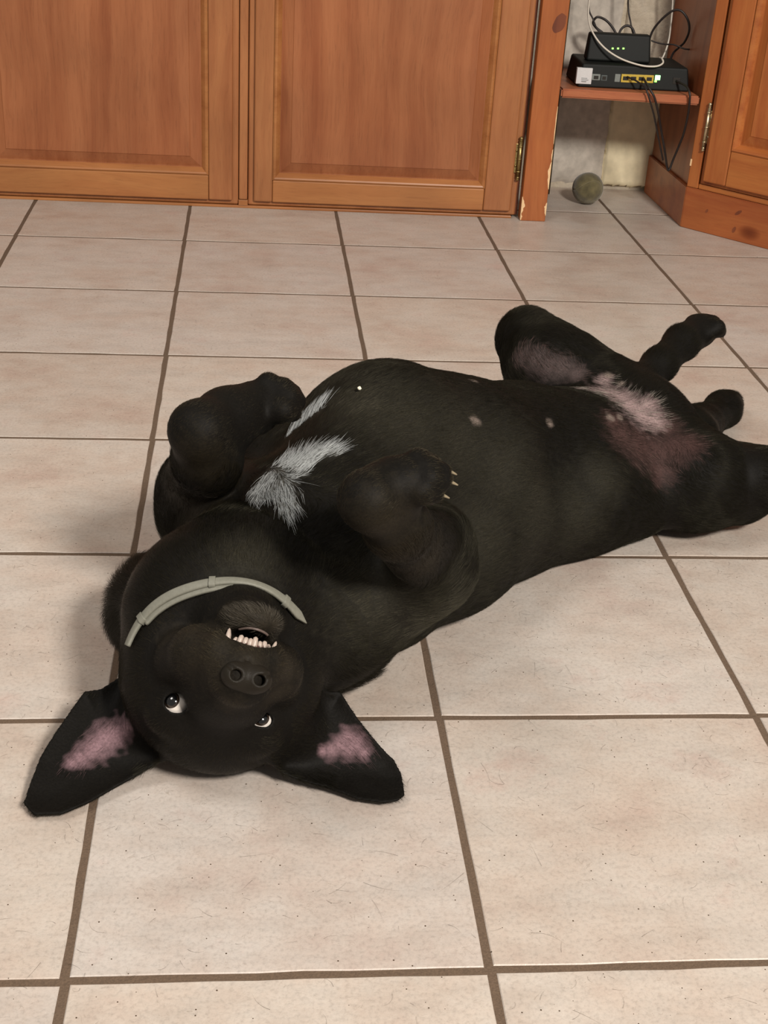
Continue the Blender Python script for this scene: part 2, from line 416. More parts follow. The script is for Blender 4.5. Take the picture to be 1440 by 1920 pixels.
# knots in the post
def knot(parent, p, ru, rz, y, mat):
    bm = bmesh.new(); c = bm.verts.new((p[0], y, p[1])); ring = []
    for k in range(18):
        a = k*math.pi/9; q = r_.uniform(.9, 1.08)
        ring.append(bm.verts.new((p[0]+ru*q*math.cos(a), y, p[1]+rz*q*math.sin(a)+ru*q*math.cos(a)*.6)))
    for k in range(18): bm.faces.new((c, ring[k], ring[(k+1) % 18]))
    return from_bm('knot', bm, mat, parent)
M_KNOT = wood('pine_knot_wood', lin(122, 66, 42), lin(134, 76, 48), lin(104, 54, 36), 'z', dark=.8)
knot(post, (1.1035, .392), .013, .017, -.0103, M_KNOT)
box('top_board', (-.67, -.02, CZ1), (1.13, .245, CZ1+.03), W_SHELF, cab, bev=.004)

# dark batten and pipe standing behind the post at the alcove's left side
tr = box('trim_1', (1.056, .40, 0), (1.074, .499, .62), W_DARK, bev=.002); tag(tr, kind='structure')
pipe = tube('pipe', [(1.088, .452, 0.0), (1.086, .452, .3), (1.087, .452, .62)], .0065, plain('tarnished_pipe', lin(96, 84, 62), .45, .5, var=.3), sides=12)
tag(pipe, 'thin tarnished pipe standing upright behind the wooden post', 'pipe')

# ================================================================== corner cabinet at 45 degrees
c0 = Vector((1.326, .209, 0)); c1 = Vector((1.465, .057, 0)); dv = (c1-c0).normalized(); A2 = math.atan2(dv.y, dv.x)
cc = tag(empty('corner_cabinet', c0, A2), 'orange pine corner cabinet with knotty plinth right of the alcove', 'cabinet')
CL = .56
def prism(name, pts, z0, z1, mat, parent, bev=.001):
    bm = bmesh.new(); a = [bm.verts.new((x, y, z0)) for x, y in pts]; b = [bm.verts.new((x, y, z1)) for x, y in pts]
    bm.faces.new(a); bm.faces.new(b)
    for i in range(len(pts)): bm.faces.new((a[i], a[(i+1) % len(pts)], b[(i+1) % len(pts)], b[i]))
    bmesh.ops.recalc_face_normals(bm, faces=bm.faces[:])
    if bev: bmesh.ops.bevel(bm, geom=bm.edges[:], offset=bev, segments=2, affect='EDGES')
    return from_bm(name, bm, mat, parent)
inv = Matrix.Rotation(-A2, 3, 'Z')
def loc2(x, y): v = inv @ (Vector((x, y, 0))-c0); return (v.x, v.y)
W_SIDE = wood('side_panel_wood', lin(150, 86, 52), lin(160, 96, 60), lin(128, 70, 42), 'z', dark=.85)
prism('plinth', [(0, 0), (CL, 0), loc2(1.73, .497), loc2(1.324, .497)], 0, .085, W_PLINTH, cc, .0015)
prism('side_panel', [(.004, .006), (.022, .010), loc2(1.347, .497), loc2(1.331, .497)], .0852, .86, W_SIDE, cc, .001)
prism('carcass', [(.024, .022), (CL, .022), loc2(1.73, .497), loc2(1.35, .497)], .0854, .86, W_DARK, cc, .001)
box('frame_stile', (.000, .000, .0855), (.026, .020, .86), W_PINE, cc, bev=.002)
box('frame_rail', (.0265, .001, .0855), (.556, .020, .0965), W_PINEX, cc, bev=.002)
box('frame_stile', (.530, .0005, .097), (.558, .0205, .86), W_PINE, cc, bev=.002)
d2 = door(cc, .030, .526, .0975, .84, .128, .430, .212, .730, mats=(W_PINE, W_PINE, W_PINEX), face=-.012, lip=.010)
hinge(d2, .0262, .172, .250, -.0045, M_NICKEL, r=.0036, side=1)
hinge(d2, .0262, .66, .74, -.0045, M_NICKEL, r=.0036, side=1)
chipp = box('chipped_edge', (-.0006, -.0006, .128), (.0032, .001, .142), M_CHIP, cc, bev=.0006)
for u_, z_, a_, b_ in ((.056, .046, .0032, .0036), (.127, .058, .007, .004), (.124, .022, .004, .006), (.30, .05, .004, .005)):
    knot(cc, (u_, z_), a_, b_, -.0004, M_KNOT)
box('top_board', (-.01, -.02, .86), (CL, .12, .885), W_SHELF, cc, bev=.004)

# ================================================================== shelf in the alcove
sh = prism('shelf', [(1.046, .238), (1.3268, .2145), (1.3255, .494), (1.046, .494)], .248, .2655, W_SHELF, None, .003)
tag(sh, 'reddish wooden shelf board spanning the alcove under the network boxes', 'shelf')

# ================================================================== router and small network box
RY = .262
ro = tag(empty('router', (1.20, RY, .2655), math.radians(-1.5)), 'wide flat black router with yellow sockets lying on the shelf', 'router')
def rounded(name, w, d, h, r, mat, parent, z0=0, taper=0.0, seg=4):
    bm = bmesh.new(); box_bm(bm, (-w/2, 0, z0), (w/2, d, z0+h), r, seg)
    if taper:
        for v in bm.verts:
            t = (v.co.z-z0)/h; v.co.y += taper*t*(1 if v.co.y < d/2 else -.3); v.co.x *= 1-.06*t
    return from_bm(name, bm, mat, parent, smooth=False)
rounded('housing', .232, .135, .046, .004, M_BLACKP, ro, 0, .006)
def rp(px, py):  # pixel on the router's front face
    v = aty(px, py, RY+.002); q = Matrix.Rotation(math.radians(1.5), 3, 'Z') @ Vector((v[0]-1.20, v[1]-RY, v[2]-.2655)); return q.x, q.z
def front(name, px0, py0, px1, py1, mat, y0=-.0012, y1=.006, bev=.0006, parent=None):
    x0, z1 = rp(px0, py0); x1, z0 = rp(px1, py1); 
    ty = lambda z: .006*z/.046
    m = ty((z0+z1)/2)
    return box(name, (min(x0, x1), y0+m, min(z0, z1)), (max(x0, x1), y1+m, max(z0, z1)), mat, parent or ro, bev=bev)
lb = front('paper_label', 1083, 127, 1108, 158, M_LABEL, y0=-.0040); tag(lb, 'white paper label')
for (a, b, c, d) in ((1090, 146, 1101, 147), (1090, 149, 1103, 150), (1090, 152, 1099, 153)): front('print_line', a, b, c, d, M_PRINT, y0=-.0044, y1=.004, bev=0, parent=ro)
s1 = front('socket', 1111, 139, 1125, 151, M_GREYP); front('socket_hole', 1114, 142, 1122, 149, M_DARKP, y0=-.0016)
s2 = front('socket', 1128, 141, 1138, 152, plain('dim_port_plastic', lin(70, 78, 78), .5)); front('socket_hole', 1130, 143, 1136, 150, M_DARKP, y0=-.0016)
front('usb_socket', 1154, 139, 1162, 154, M_GREYP)
for k in range(4):
    x = 1166+k*14.7
    o = front('network_socket', x, 139+k*.5, x+14, 155+k*.3, M_YELLOW); tag(o, 'yellow network socket')
    front('socket_hole', x+2.5, 143+k*.5, x+11.5, 151+k*.3, M_DARKP, y0=-.0017)
front('indicator_light', 1229, 141, 1237, 150, M_LED2, y0=-.002)
front('indicator_light', 1227, 150, 1231, 154, M_LED, y0=-.0018)
front('power_socket', 1262, 145, 1274, 158, M_DARKP)
MY = .300
mo = tag(empty('network_box', (1.1715, MY, .3117), math.radians(-2)), 'small black network box with three green lights on top of the router', 'network box')
rounded('housing', .134, .036, .054, .005, M_BLACKP, mo, 0, .010)
for px in (1149, 1159, 1169):
    v = aty(px, 91, MY+.004); q = Matrix.Rotation(math.radians(2), 3, 'Z') @ Vector((v[0]-1.1715, v[1]-MY, v[2]-.3117))
    yy = .010*q.z/.054
    o = box('indicator_light', (q.x-.0020, yy-.0012, q.z-.0016), (q.x+.0020, yy+.004, q.z+.0016), M_LED, mo, bev=.0006)

# ================================================================== cables
def cable(pts, r, mat, label):
    P = [aty(x, y, Y) for x, y, Y in pts]
    return tag(tube('cable', cr(P, 8), r, mat, sides=8), label, 'cable')
cable([(1108, -40, .36), (1106, -10, .35), (1103, 22, .33), (1106, 48, .315), (1118, 72, .300), (1136, 92, .288), (1160, 108, .276), (1185, 118, .266), (1210, 124, .258), (1232, 124, .256), (1243, 118, .262), (1241, 110, .275), (1236, 108, .30)], .0019, M_WCABLE,
      'white cable looping in front of the small black network box')
cable([(1262, -30, .42), (1261, 10, .42), (1258, 45, .415), (1254, 75, .41), (1247, 98, .40), (1238, 115, .395), (1225, 125, .392)], .0018, M_WCABLE,
      'white cable hanging down along the back wall right of the network box')
cable([(1108, -30, .40), (1104, 14, .40), (1112, 36, .392), (1122, 58, .388), (1140, 66, .386), (1152, 76, .384)], .0017, M_CABLE,
      'thin black cable coming down at the left behind the network box')
cable([(1178, -30, .42), (1178, 15, .42), (1182, 40, .41), (1186, 60, .40), (1191, 74, .384)], .0018, M_CABLE,
      'black cable hanging straight down onto the middle of the network box')
cable([(1160, 74, .384), (1150, 54, .392), (1136, 38, .40), (1120, 32, .40), (1112, 42, .402), (1118, 52, .400), (1128, 60, .398), (1142, 72, .392)], .0026, M_CABLE,
      'thick black cable making a flat loop left above the network box')
cable([(1158, 74, .384), (1164, 56, .392), (1175, 48, .395), (1186, 54, .392), (1192, 74, .384)], .0026, M_CABLE,
      'short black cable arching over the middle of the network box')
cable([(1217, 74, .384), (1226, 54, .38), (1243, 34, .37), (1262, 20, .36), (1278, 21, .352), (1290, 38, .348), (1292, 58, .35), (1284, 78, .36), (1272, 90, .372), (1262, 100, .38), (1255, 118, .385)], .0024, M_CABLE,
      'black cable making the big round loop right of the network box')
cable([(1221, 76, .384), (1232, 80, .38), (1248, 83, .372), (1264, 84, .36), (1285, 92, .35), (1304, 92, .35)], .0016, M_CABLE,
      'thin black cable running level to the right side of the alcove')
cable([(1206, 146, .262), (1214, 160, .226), (1222, 173, .2145), (1228, 186, .2135), (1235, 215, .222), (1240, 245, .242), (1246, 280, .25), (1251, 314, .262), (1255, 318, .263), (1262, 300, .262), (1272, 276, .252), (1282, 250, .236), (1290, 215, .220), (1293, 190, .2085), (1293, 174, .2085), (1286, 161, .228), (1268, 152, .262)], .0023, M_CABLE,
      'black cable hanging in a deep V below the shelf from the router')
cable([(1176, 144, .262), (1190, 150, .248), (1201, 157, .234), (1210, 165, .219), (1214, 174, .2125), (1219, 190, .2115), (1226, 215, .218), (1232, 245, .232), (1238, 275, .243), (1243, 300, .252)], .0019, M_CABLE,
      'black network cable leaving the yellow sockets and crossing the shelf edge')

# ================================================================== ball
def ball():
    bc = at(1102, 353, .0338); R = .0338
    bm = bmesh.new(); bmesh.ops.create_icosphere(bm, subdivisions=6, radius=R)
    a, b = .75, .25
    ts = np.linspace(0, 2*math.pi, 400, endpoint=False)
    cv = np.stack([a*np.cos(ts)+b*np.cos(3*ts), a*np.sin(ts)-b*np.sin(3*ts), 2*math.sqrt(a*b)*np.sin(2*ts)], 1)
    cv /= np.linalg.norm(cv, axis=1, keepdims=True)
    Rm = np.array(Euler((.9, .5, 1.1)).to_matrix()); cv = cv @ Rm.T
    bm.verts.ensure_lookup_table(); co = np.array([v.co for v in bm.verts]); u = co/np.linalg.norm(co, axis=1, keepdims=True)
    dd = np.arccos(np.clip((u @ cv.T).max(1), -1, 1))*R
    k = np.clip(dd/.0022, 0, 1); nz = np.random.default_rng(2).normal(0, .00018, len(co))
    co = u*(R-.0011*(1-k*k*(3-2*k))+nz)[:, None]
    for v, c in zip(bm.verts, co): v.co = c
    a_ = NT('worn_felt'); tc = a_.n('ShaderNodeTexCoord'); n = a_.n('ShaderNodeTexNoise', i_Scale=60.0, i_Detail=5.0); a_.l(tc, 'Object', n, 'Vector')
    r = a_.ramp(n, 0, [(.3, lin(78, 71, 48)), (.55, lin(100, 92, 62)), (.75, lin(116, 106, 74))]); a_.l(r, 0, a_.b, 'Base Color')
    a_.b.inputs['Roughness'].default_value = .95; a_.b.inputs['Sheen Weight'].default_value = .4; a_.bump(n, 0, .5, .001)
    o = from_bm('ball', bm, a_.m, smooth=True); o.location = bc
    tag(o, 'worn greenish-brown tennis ball on the tiles in the alcove', 'ball')
    V, Fc = tube_data(np.vstack([cv, cv[:1]])*(R-.0006), .0006, 6)
    from_py('seam', V, Fc, plain('ball_seam_rubber', lin(128, 120, 92), .8, var=.1), o)
ball()
F32=np.float32
class Field:
    def __init__(s,xs,ys,zs):
        s.a=[np.array(v,F32) for v in (xs,ys,zs)]
        s.f=np.full([len(v) for v in s.a],0.05,F32)
    def apply(s,fn,lo,hi,k=0.0,op='u'):
        m=max(k,0)+0.006
        sl=[]
        for i in range(3):
            v=s.a[i];i0=np.searchsorted(v,lo[i]-m);i1=np.searchsorted(v,hi[i]+m)
            if i1<=i0: return
            sl.append(slice(i0,i1))
        X=s.a[0][sl[0]][:,None,None];Y=s.a[1][sl[1]][None,:,None];Z=s.a[2][sl[2]][None,None,:]
        d=fn(X,Y,Z).astype(F32)
        f=s.f[tuple(sl)]
        if op=='u':
            if k>0:
                h=np.maximum(k-np.abs(f-d),0)/k
                f[...]=np.minimum(f,d)-h*h*k*0.25
            else: np.minimum(f,d,out=f)
        elif op=='s':
            d=-d
            if k>0:
                h=np.maximum(k-np.abs(f-d),0)/k
                f[...]=np.maximum(f,d)+h*h*k*0.25
            else: np.maximum(f,d,out=f)
    def cone(s,a,b,ra,rb,k=.02,op='u'):
        a=np.array(a,float);b=np.array(b,float);ba=b-a;L=max(ba@ba,1e-9)
        lo=np.minimum(a-ra,b-rb);hi=np.maximum(a+ra,b+rb)
        def fn(X,Y,Z):
            X=X-F32(a[0]);Y=Y-F32(a[1]);Z=Z-F32(a[2])
            h=np.clip((X*F32(ba[0])+Y*F32(ba[1])+Z*F32(ba[2]))/F32(L),0,1)
            return np.sqrt((X-h*F32(ba[0]))**2+(Y-h*F32(ba[1]))**2+(Z-h*F32(ba[2]))**2)-(F32(ra)+h*F32(rb-ra))
        s.apply(fn,lo,hi,k,op)
    def chain(s,pts,k=.02,op='u'):
        for (a,ra),(b,rb) in zip(pts[:-1],pts[1:]): s.cone(a,b,ra,rb,k,op)
    def ell(s,c,r,ax=None,k=.02,op='u'):
        c=np.array(c,float);r=np.array(r,float);A=np.eye(3) if ax is None else np.array(ax,float) # rows = axes
        ext=np.sqrt(((A.T*r)**2).sum(1))
        def fn(X,Y,Z):
            X=X-F32(c[0]);Y=Y-F32(c[1]);Z=Z-F32(c[2])
            q=[(X*F32(A[i,0])+Y*F32(A[i,1])+Z*F32(A[i,2]))/F32(r[i]) for i in range(3)]
            k0=np.sqrt(q[0]**2+q[1]**2+q[2]**2)
            k1=np.sqrt((q[0]/F32(r[0]))**2+(q[1]/F32(r[1]))**2+(q[2]/F32(r[2]))**2)+F32(1e-6)
            return k0*(k0-1)/k1
        s.apply(fn,c-ext,c+ext,k,op)
    def plate(s,pts,mid,t,k=.006,cup=None):
        # closed polygon of 3D points; each close to the plane fitted through them; cup=(depth, power) lifts rim
        P=np.array(pts,float);c=P.mean(0);u,sv,vt=np.linalg.svd(P-c);U,V,N=vt
        if N[2]<0:N=-N
        Q=np.stack([(P-c)@U,(P-c)@V],1);hN=(P-c)@N
        n=len(Q)
        lo=P.min(0)-.02;hi=P.max(0)+.02
        def fn(X,Y,Z):
            X=X-F32(c[0]);Y=Y-F32(c[1]);Z=Z-F32(c[2])
            a=X*F32(U[0])+Y*F32(U[1])+Z*F32(U[2]);b=X*F32(V[0])+Y*F32(V[1])+Z*F32(V[2]);w=X*F32(N[0])+Y*F32(N[1])+Z*F32(N[2])
            near=np.abs(w)<.05
            av=a[near];bv=b[near];wv=w[near]
            d2=np.full(av.shape,1e9,F32);ins=np.zeros(av.shape,bool)
            hs=np.zeros(av.shape,F32);ws=np.zeros(av.shape,F32)
            for i in range(n):
                p=Q[i];q=Q[(i+1)%n];e=q-p;h=np.clip(((av-p[0])*e[0]+(bv-p[1])*e[1])/(e@e),0,1)
                dd=(av-p[0]-h*e[0])**2+(bv-p[1]-h*e[1])**2
                d2=np.minimum(d2,dd)
                wt=1/(dd+1e-5)**2;hs+=wt*(hN[i]*(1-h)+hN[(i+1)%n]*h);ws+=wt
                c1=(p[1]>bv)!=(q[1]>bv)
                with np.errstate(all='ignore'): xx=(q[0]-p[0])*(bv-p[1])/(q[1]-p[1]+1e-12)+p[0]
                ins^=c1&(av<xx)
            d=np.sqrt(d2);d=np.where(ins,-d,d)
            hm=hs/ws
            if cup: hm=hm-F32(cup)*(1-np.exp(-np.maximum(-d,0)/.012))
            dz=np.abs(wv-hm)-F32(t)
            r=F32(.002)
            do=d+r;dzo=dz+r
            o=np.minimum(np.maximum(do,dzo),0)+np.sqrt(np.maximum(do,0)**2+np.maximum(dzo,0)**2)-r
            out=np.full(a.shape,.05,F32);out[near]=o
            return out
        s.apply(fn,lo,hi,k)
    def mesh(s,smooth=1):
        f=s.f;ax=s.a
        ins=f<0
        c=np.zeros([n-1 for n in f.shape],np.uint8)
        for i in (0,1):
            for j in (0,1):
                for k in (0,1):
                    c+=ins[i:i+c.shape[0],j:j+c.shape[1],k:k+c.shape[2]]
        act=(c>0)&(c<8)
        I,J,K=np.nonzero(act)
        idx=-np.ones(act.shape,np.int32);idx[I,J,K]=np.arange(len(I))
        acc=np.zeros((len(I),3));cnt=np.zeros(len(I))
        corners=[(i,j,k) for i in(0,1) for j in(0,1) for k in(0,1)]
        fv={q:f[I+q[0],J+q[1],K+q[2]] for q in corners}
        base=np.stack([ax[0][I],ax[1][J],ax[2][K]],1).astype(float)
        size=np.stack([ax[0][I+1]-ax[0][I],ax[1][J+1]-ax[1][J],ax[2][K+1]-ax[2][K]],1).astype(float)
        for q in corners:
            for d in range(3):
                if q[d]==0:
                    r=list(q);r[d]=1;r=tuple(r)
                    a=fv[q];b=fv[r];m=(a<0)!=(b<0)
                    t=np.where(m,a/np.where(m,a-b,1),0)
                    p=np.array(q,float)[None]+np.zeros((len(I),1));p[:,d]=t
                    acc+=p*m[:,None];cnt+=m
        V=base+acc/cnt[:,None]*size
        faces=[]
        for d in range(3):
            e1,e2=[(1,2),(2,0),(0,1)][d]
            n=f.shape
            sl0=[slice(1,n[0]-1),slice(1,n[1]-1),slice(1,n[2]-1)];sl1=list(sl0)
            sl0[d]=slice(0,n[d]-1);sl1[d]=slice(1,n[d])
            a=ins[tuple(sl0)];b=ins[tuple(sl1)]
            for flip in (False,True):
                m=(a&~b) if not flip else (~a&b)
                A,B,Cc=np.nonzero(m);pos=np.stack([A,B,Cc],1)
                off=np.array([1,1,1]);off[d]=0;pos=pos+off
                def g(o1,o2):
                    q=pos.copy();q[:,e1]-=o1;q[:,e2]-=o2
                    return idx[q[:,0],q[:,1],q[:,2]]
                quad=np.stack([g(1,1),g(0,1),g(0,0),g(1,0)],1)
                if flip:quad=quad[:,::-1]
                faces.append(quad)
        Fc=np.concatenate(faces)
        # smoothing
        for _ in range(smooth):
            S=np.zeros_like(V);N=np.zeros(len(V))
            for a,b in ((0,1),(1,2),(2,3),(3,0)):
                for ch in range(3):
                    S[:,ch]+=np.bincount(Fc[:,a],V[Fc[:,b],ch],len(V))+np.bincount(Fc[:,b],V[Fc[:,a],ch],len(V))
                N+=np.bincount(Fc[:,a],minlength=len(V))+np.bincount(Fc[:,b],minlength=len(V))
            V=V*.5+.5*S/N[:,None]
        return V,Fc
def vnormals(V,F):
    n=np.cross(V[F[:,2]]-V[F[:,0]],V[F[:,3]]-V[F[:,1]])
    N=np.zeros_like(V)
    for i in range(4):
        for c in range(3): N[:,c]+=np.bincount(F[:,i],n[:,c],len(V))
    return N/(np.linalg.norm(N,axis=1,keepdims=True)+1e-12)
# ---- head frame: F muzzle direction, D towards the chin (dog's down), S towards the image right
HO=at(411,1334,.088)
VIEW=nrm(CAMC-HO)
up=CAMR@np.array([np.sin(np.radians(11.2)),np.cos(np.radians(11.2)),0])
rt=CAMR@np.array([np.cos(np.radians(11.2)),-np.sin(np.radians(11.2)),0])
HF=nrm(VIEW+.14*rt+.06*up)
HS=nrm(rt-HF*(rt@HF));HD=np.cross(HS,HF)
if HD@up<0: HD=-HD
HAX=np.array([HF,HS,HD])
def H(f,s,d): return HO+(f*HF+s*HS+d*HD)/1000.
def hr(*r): return np.array(r)/1000.

def axes_grid():
    def seg(a,b,h): return np.arange(a,b,h)
    x=np.concatenate([seg(.17,.62,.0015),seg(.62,1.42,.0034)])
    y=np.concatenate([seg(-1.77,-1.42,.0015),seg(-1.42,-.56,.0034)])
    z=np.concatenate([seg(-.004,.24,.0016),seg(.24,.36,.0034)])
    return x,y,z

def toes(fd,a,b,up,r,spread,curl=0.0):
    """four toes fanned at the end b of a paw that comes from a; returns the toe ends and directions"""
    a=np.array(a);b=np.array(b);d=nrm(b-a);up=nrm(np.array(up)-d*(np.dot(up,d)));sd=np.cross(d,up)
    out=[]
    for i,q in enumerate((-1.5,-.5,.5,1.5)):
        fwd=(.010 if abs(q)<1 else .002)*r/.009
        p0=b+sd*q*spread*.75-d*.012
        p1=b+sd*q*spread+d*fwd+up*.004
        p2=p1+d*r*.9-up*(r*.5+curl)
        fd.chain([(p0,r*.85),(p1,r),(p2,r*.78)],k=.005)
        out.append((p2,nrm(p2-p1),up))
    return out

def build(Field):
    fd=Field(*axes_grid())
    T={}
    # ---------------- torso
    fd.chain([((.500,-1.385,.112),.098),(at(728,892,.120),.110),(at(845,893,.106),.102),(at(960,872,.088),.088),(at(1080,862,.078),.077),(at(1185,862,.068),.066)],k=.03)
    fd.chain([((.52,-1.36,.165),.05),((.56,-1.27,.190),.050)],k=.05)
    fd.chain([(at(728,1106,.07),.053),(at(845,1034,.07),.053),(at(962,975,.06),.047),(at(1080,947,.055),.045),(at(1190,936,.05),.042)],k=.05)
    for c,n,r,k in (((.765,-1.24,.125),(.5,-.66,.56),.045,.035),((.463,-1.52,.174),(.51,-.41,.76),.024,.03),((.481,-1.532,.145),(.72,-.54,.44),.024,.03),((.501,-1.527,.11),(.53,-.84,.14),.024,.03)):
        c=np.array(c)+nrm(n)*(r-.001); fd.ell(c,(r,r,r),k=k,op='s')
    # neck
    fd.chain([(H(-70,0,30),.070),((.405,-1.50,.105),.080),((.47,-1.42,.115),.088)],k=.035)
    fd.ell(at(296,1145,.07),(.045,.055,.05),k=.03)
    fd.ell(at(595,1185,.07),(.04,.05,.05),k=.03)
    # ---------------- head
    fd.ell(H(-48,4,1),hr(60,66,48),HAX,k=.02)
    fd.ell(H(-45,-44,30),hr(50,36,44),HAX,k=.02)
    fd.ell(H(-45,48,32),hr(50,38,44),HAX,k=.02)
    fd.cone(H(-10,0,20),H(72,0,26),.042,.025,k=.012)   # muzzle
    for s in (-1,1):
        fd.chain([(H(5,s*35,34),.025),(H(38,s*29,37),.0225),(H(68,s*16,38),.018)],k=.006)   # flews
        fd.ell(H(-10,s*33,-14),hr(14,20,12),HAX,k=.012)  # brow
        fd.ell(H(20,s*10,8),hr(30,16,10),HAX,k=.02)
    fd.chain([(H(-40,0,66),.040),(H(10,0,70),.030),(H(40,0,69),.020)],k=.014)  # lower jaw
    fd.ell(H(56,2,70),hr(26,24,13),HAX,k=.010)
    # mouth
    fd.ell(H(74,2,54),hr(24,19,5),HAX,k=.004,op='s')
    for s in (-1,1): fd.chain([(H(76,s*14,50),.002),(H(62,s*25,51),.002),(H(46,s*36,52),.0018)],k=.004,op='s')
    fd.cone(H(100,0,44),H(94,0,34),.0018,.0018,k=.003,op='s')  # philtrum
    # eyes
    for s,o in ((-1,(9.5,7.6)),(1,(10.5,6.2))):
        fd.ell(H(0,s*35,-1),hr(13.5,14,13),HAX,k=.008)
        fd.ell(H(0,s*35,-1),hr(11.4,11.4,11.4),HAX,k=0,op='s')
        fd.ell(H(12,s*35.5-(4.5 if s>0 else 0),-1+(1.5 if s>0 else 0)),hr(14,o[0],o[1]),HAX,k=.002,op='s')
    # ---------------- ears
    for side,c in (('L',[(235,1262,.058),(188,1293,.050),(158,1296,.045),(123,1345,.036),(101,1377,.030),(74,1421,.022),(52,1480,.012),(44,1507,.009),(63,1529,.007),(117,1526,.007),(166,1505,.008),(210,1480,.010),(253,1456,.013),(291,1434,.020),(330,1400,.04),(290,1320,.06)]),
                   ('R',[(590,1300,.060),(637,1299,.056),(651,1317,.052),(670,1345,.044),(697,1380,.034),(719,1405,.026),(740,1426,.020),(754,1453,.014),(759,1491,.009),(746,1502,.008),(719,1506,.008),(670,1499,.008),(616,1478,.010),(562,1464,.013),(529,1451,.018),(500,1420,.04),(545,1350,.06)])):
        fd.plate([at(*q) for q in c],None,.0022,k=.012,cup=.010)
    # ---------------- far fore leg (image left): shoulder, elbow, wrist up in the air, paw curled back
    fd.chain([(at(470,1010,.12),.06),(at(398,955,.12),.048),(at(385,925,.15),.040)],k=.03)
    fd.ell(at(480,900,.12),(.06,.06,.06),k=.04)
    fd.chain([(at(370,915,.15),.036),(at(390,860,.225),.028),(at(375,808,.262),.024)],k=.015)
    fd.chain([(at(374,808,.262),.0245),(at(425,785,.258),.0255),(at(475,766,.258),.0245)],k=.012)
    T['far_fore']=toes(fd,at(425,783,.256),at(512,753,.266),(-.2,-.5,.8),.0105,.0105,.003)
    # ---------------- near fore leg
    fd.chain([(at(640,1120,.10),.065),(at(800,1050,.135),.036),(at(812,1015,.155),.026)],k=.045)
    fd.cone(at(750,1010,.215),at(800,1088,.13),.018,.022,k=.03)
    fd.chain([(at(812,1020,.155),.026),(at(745,985,.235),.0225),(at(692,940,.272),.0210)],k=.018)
    fd.chain([(at(692,935,.272),.0212),(at(735,914,.274),.0205),(at(765,902,.282),.0195)],k=.014)
    T['near_fore']=toes(fd,at(720,916,.272),at(786,899,.284),(-.1,-.6,.8),.0088,.0090,.004)
    # ---------------- far hind leg
    fd.chain([((.88,-1.05,.10),.065),(at(1030,690,.14),.050),(at(985,640,.16),.036)],k=.03)
    fd.chain([(at(990,625,.165),.032),(at(1080,682,.150),.027),(at(1190,726,.135),.019)],k=.02)
    fd.chain([(at(1190,726,.135),.020),(at(1236,684,.148),.0195),(at(1278,642,.160),.0205),(at(1312,620,.165),.022)],k=.014)
    T['far_hind']=toes(fd,at(1265,652,.160),at(1320,618,.168),(-.5,-.3,.8),.0105,.0110,.003)
    # ---------------- near hind leg
    fd.chain([((.90,-1.08,.08),.065),(at(1308,902,.068),.052),(at(1380,908,.058),.046)],k=.03)
    fd.chain([(at(1390,903,.058),.042),(at(1440,895,.08),.03),(at(1520,880,.05),.02),(at(1580,800,.04),.022)],k=.02)
    # tail
    fd.chain([((.97,-.995,.055),.045),(at(1310,800,.028),.026),(at(1355,768,.022),.022),(at(1368,757,.02),.019)],k=.02)
    # floor clip
    fd.f=np.maximum(fd.f,(0.0015-fd.a[2])[None,None,:])
    return fd,T


# ================================================================== the dog
fd, TOES = build(Field)
DV, DF = fd.mesh(1)
DN = vnormals(DV, DF)
# drop loose specks: keep the vertices joined to the body
def biggest(V, Fc):
    lab = np.arange(len(V))
    while True:
        m = lab[Fc].min(1); new = lab.copy()
        for i in range(4): np.minimum.at(new, Fc[:, i], m)
        new = new[new]
        if (new == lab).all(): break
        lab = new
    c = np.bincount(lab, minlength=len(V)); k = lab == c.argmax()
    idx = -np.ones(len(V), int); idx[k] = np.arange(k.sum())
    f = k[Fc[:, 0]]
    return V[k], idx[Fc[f]]
DV, DF = biggest(DV, DF); DN = vnormals(DV, DF)
_c = (DV - CAMC) @ CAMR
PX = np.stack([720 + FPX * (-_c[:, 0] / _c[:, 2]), 960 - FPX * (-_c[:, 1] / _c[:, 2])], 1); PZ = -_c[:, 2]
_face = ((DV - CAMC) * DN).sum(1) < 0
def hit(x, y, r=5.0):
    """the point of the dog's skin seen at x, y: position and normal"""
    while True:
        m = _face & (np.abs(PX[:, 0] - x) < r) & (np.abs(PX[:, 1] - y) < r)
        if m.sum() >= 2: break
        r *= 1.5
    i = np.nonzero(m)[0]; z = PZ[i]; i = i[z < z.min() + .02]
    j = i[np.argmin(((PX[i] - (x, y)) ** 2).sum(1))]
    return DV[j], DN[j]

# ---------------- where the coat is white, thin, pink or painted lighter as lit: soft regions round points of the skin
def region(V, spots, gain=1.0):
    out = np.zeros(len(V)); W_ = V * 420
    NZ = 1 + .10 * np.sin(W_[:, 0] + 2*np.sin(W_[:, 1]*.7)) + .10 * np.sin(W_[:, 1]*1.2 + 2*np.sin(W_[:, 2]*.8)) + .08 * np.sin(W_[:, 2]*1.4 + W_[:, 0]*1.1)
    for x, y, r in spots:
        p, _ = hit(x, y); r = r / 1000
        d = np.linalg.norm(V - p, axis=1) * NZ
        out = np.maximum(out, np.clip((1.85 - d / r) * .65, 0, 1))
    return out * gain
WHITE = [(595, 765, 7), (582, 777, 9), (567, 790, 10), (552, 803, 9), (541, 815, 5), (622, 848, 5), (603, 848, 8), (583, 853, 9), (563, 860, 10), (542, 870, 11), (522, 882, 10), (504, 897, 9), (489, 914, 7), (481, 932, 5), (525, 905, 11), (510, 922, 7), (533, 928, 8), (538, 946, 6), (540, 960, 4), (562, 882, 7)]
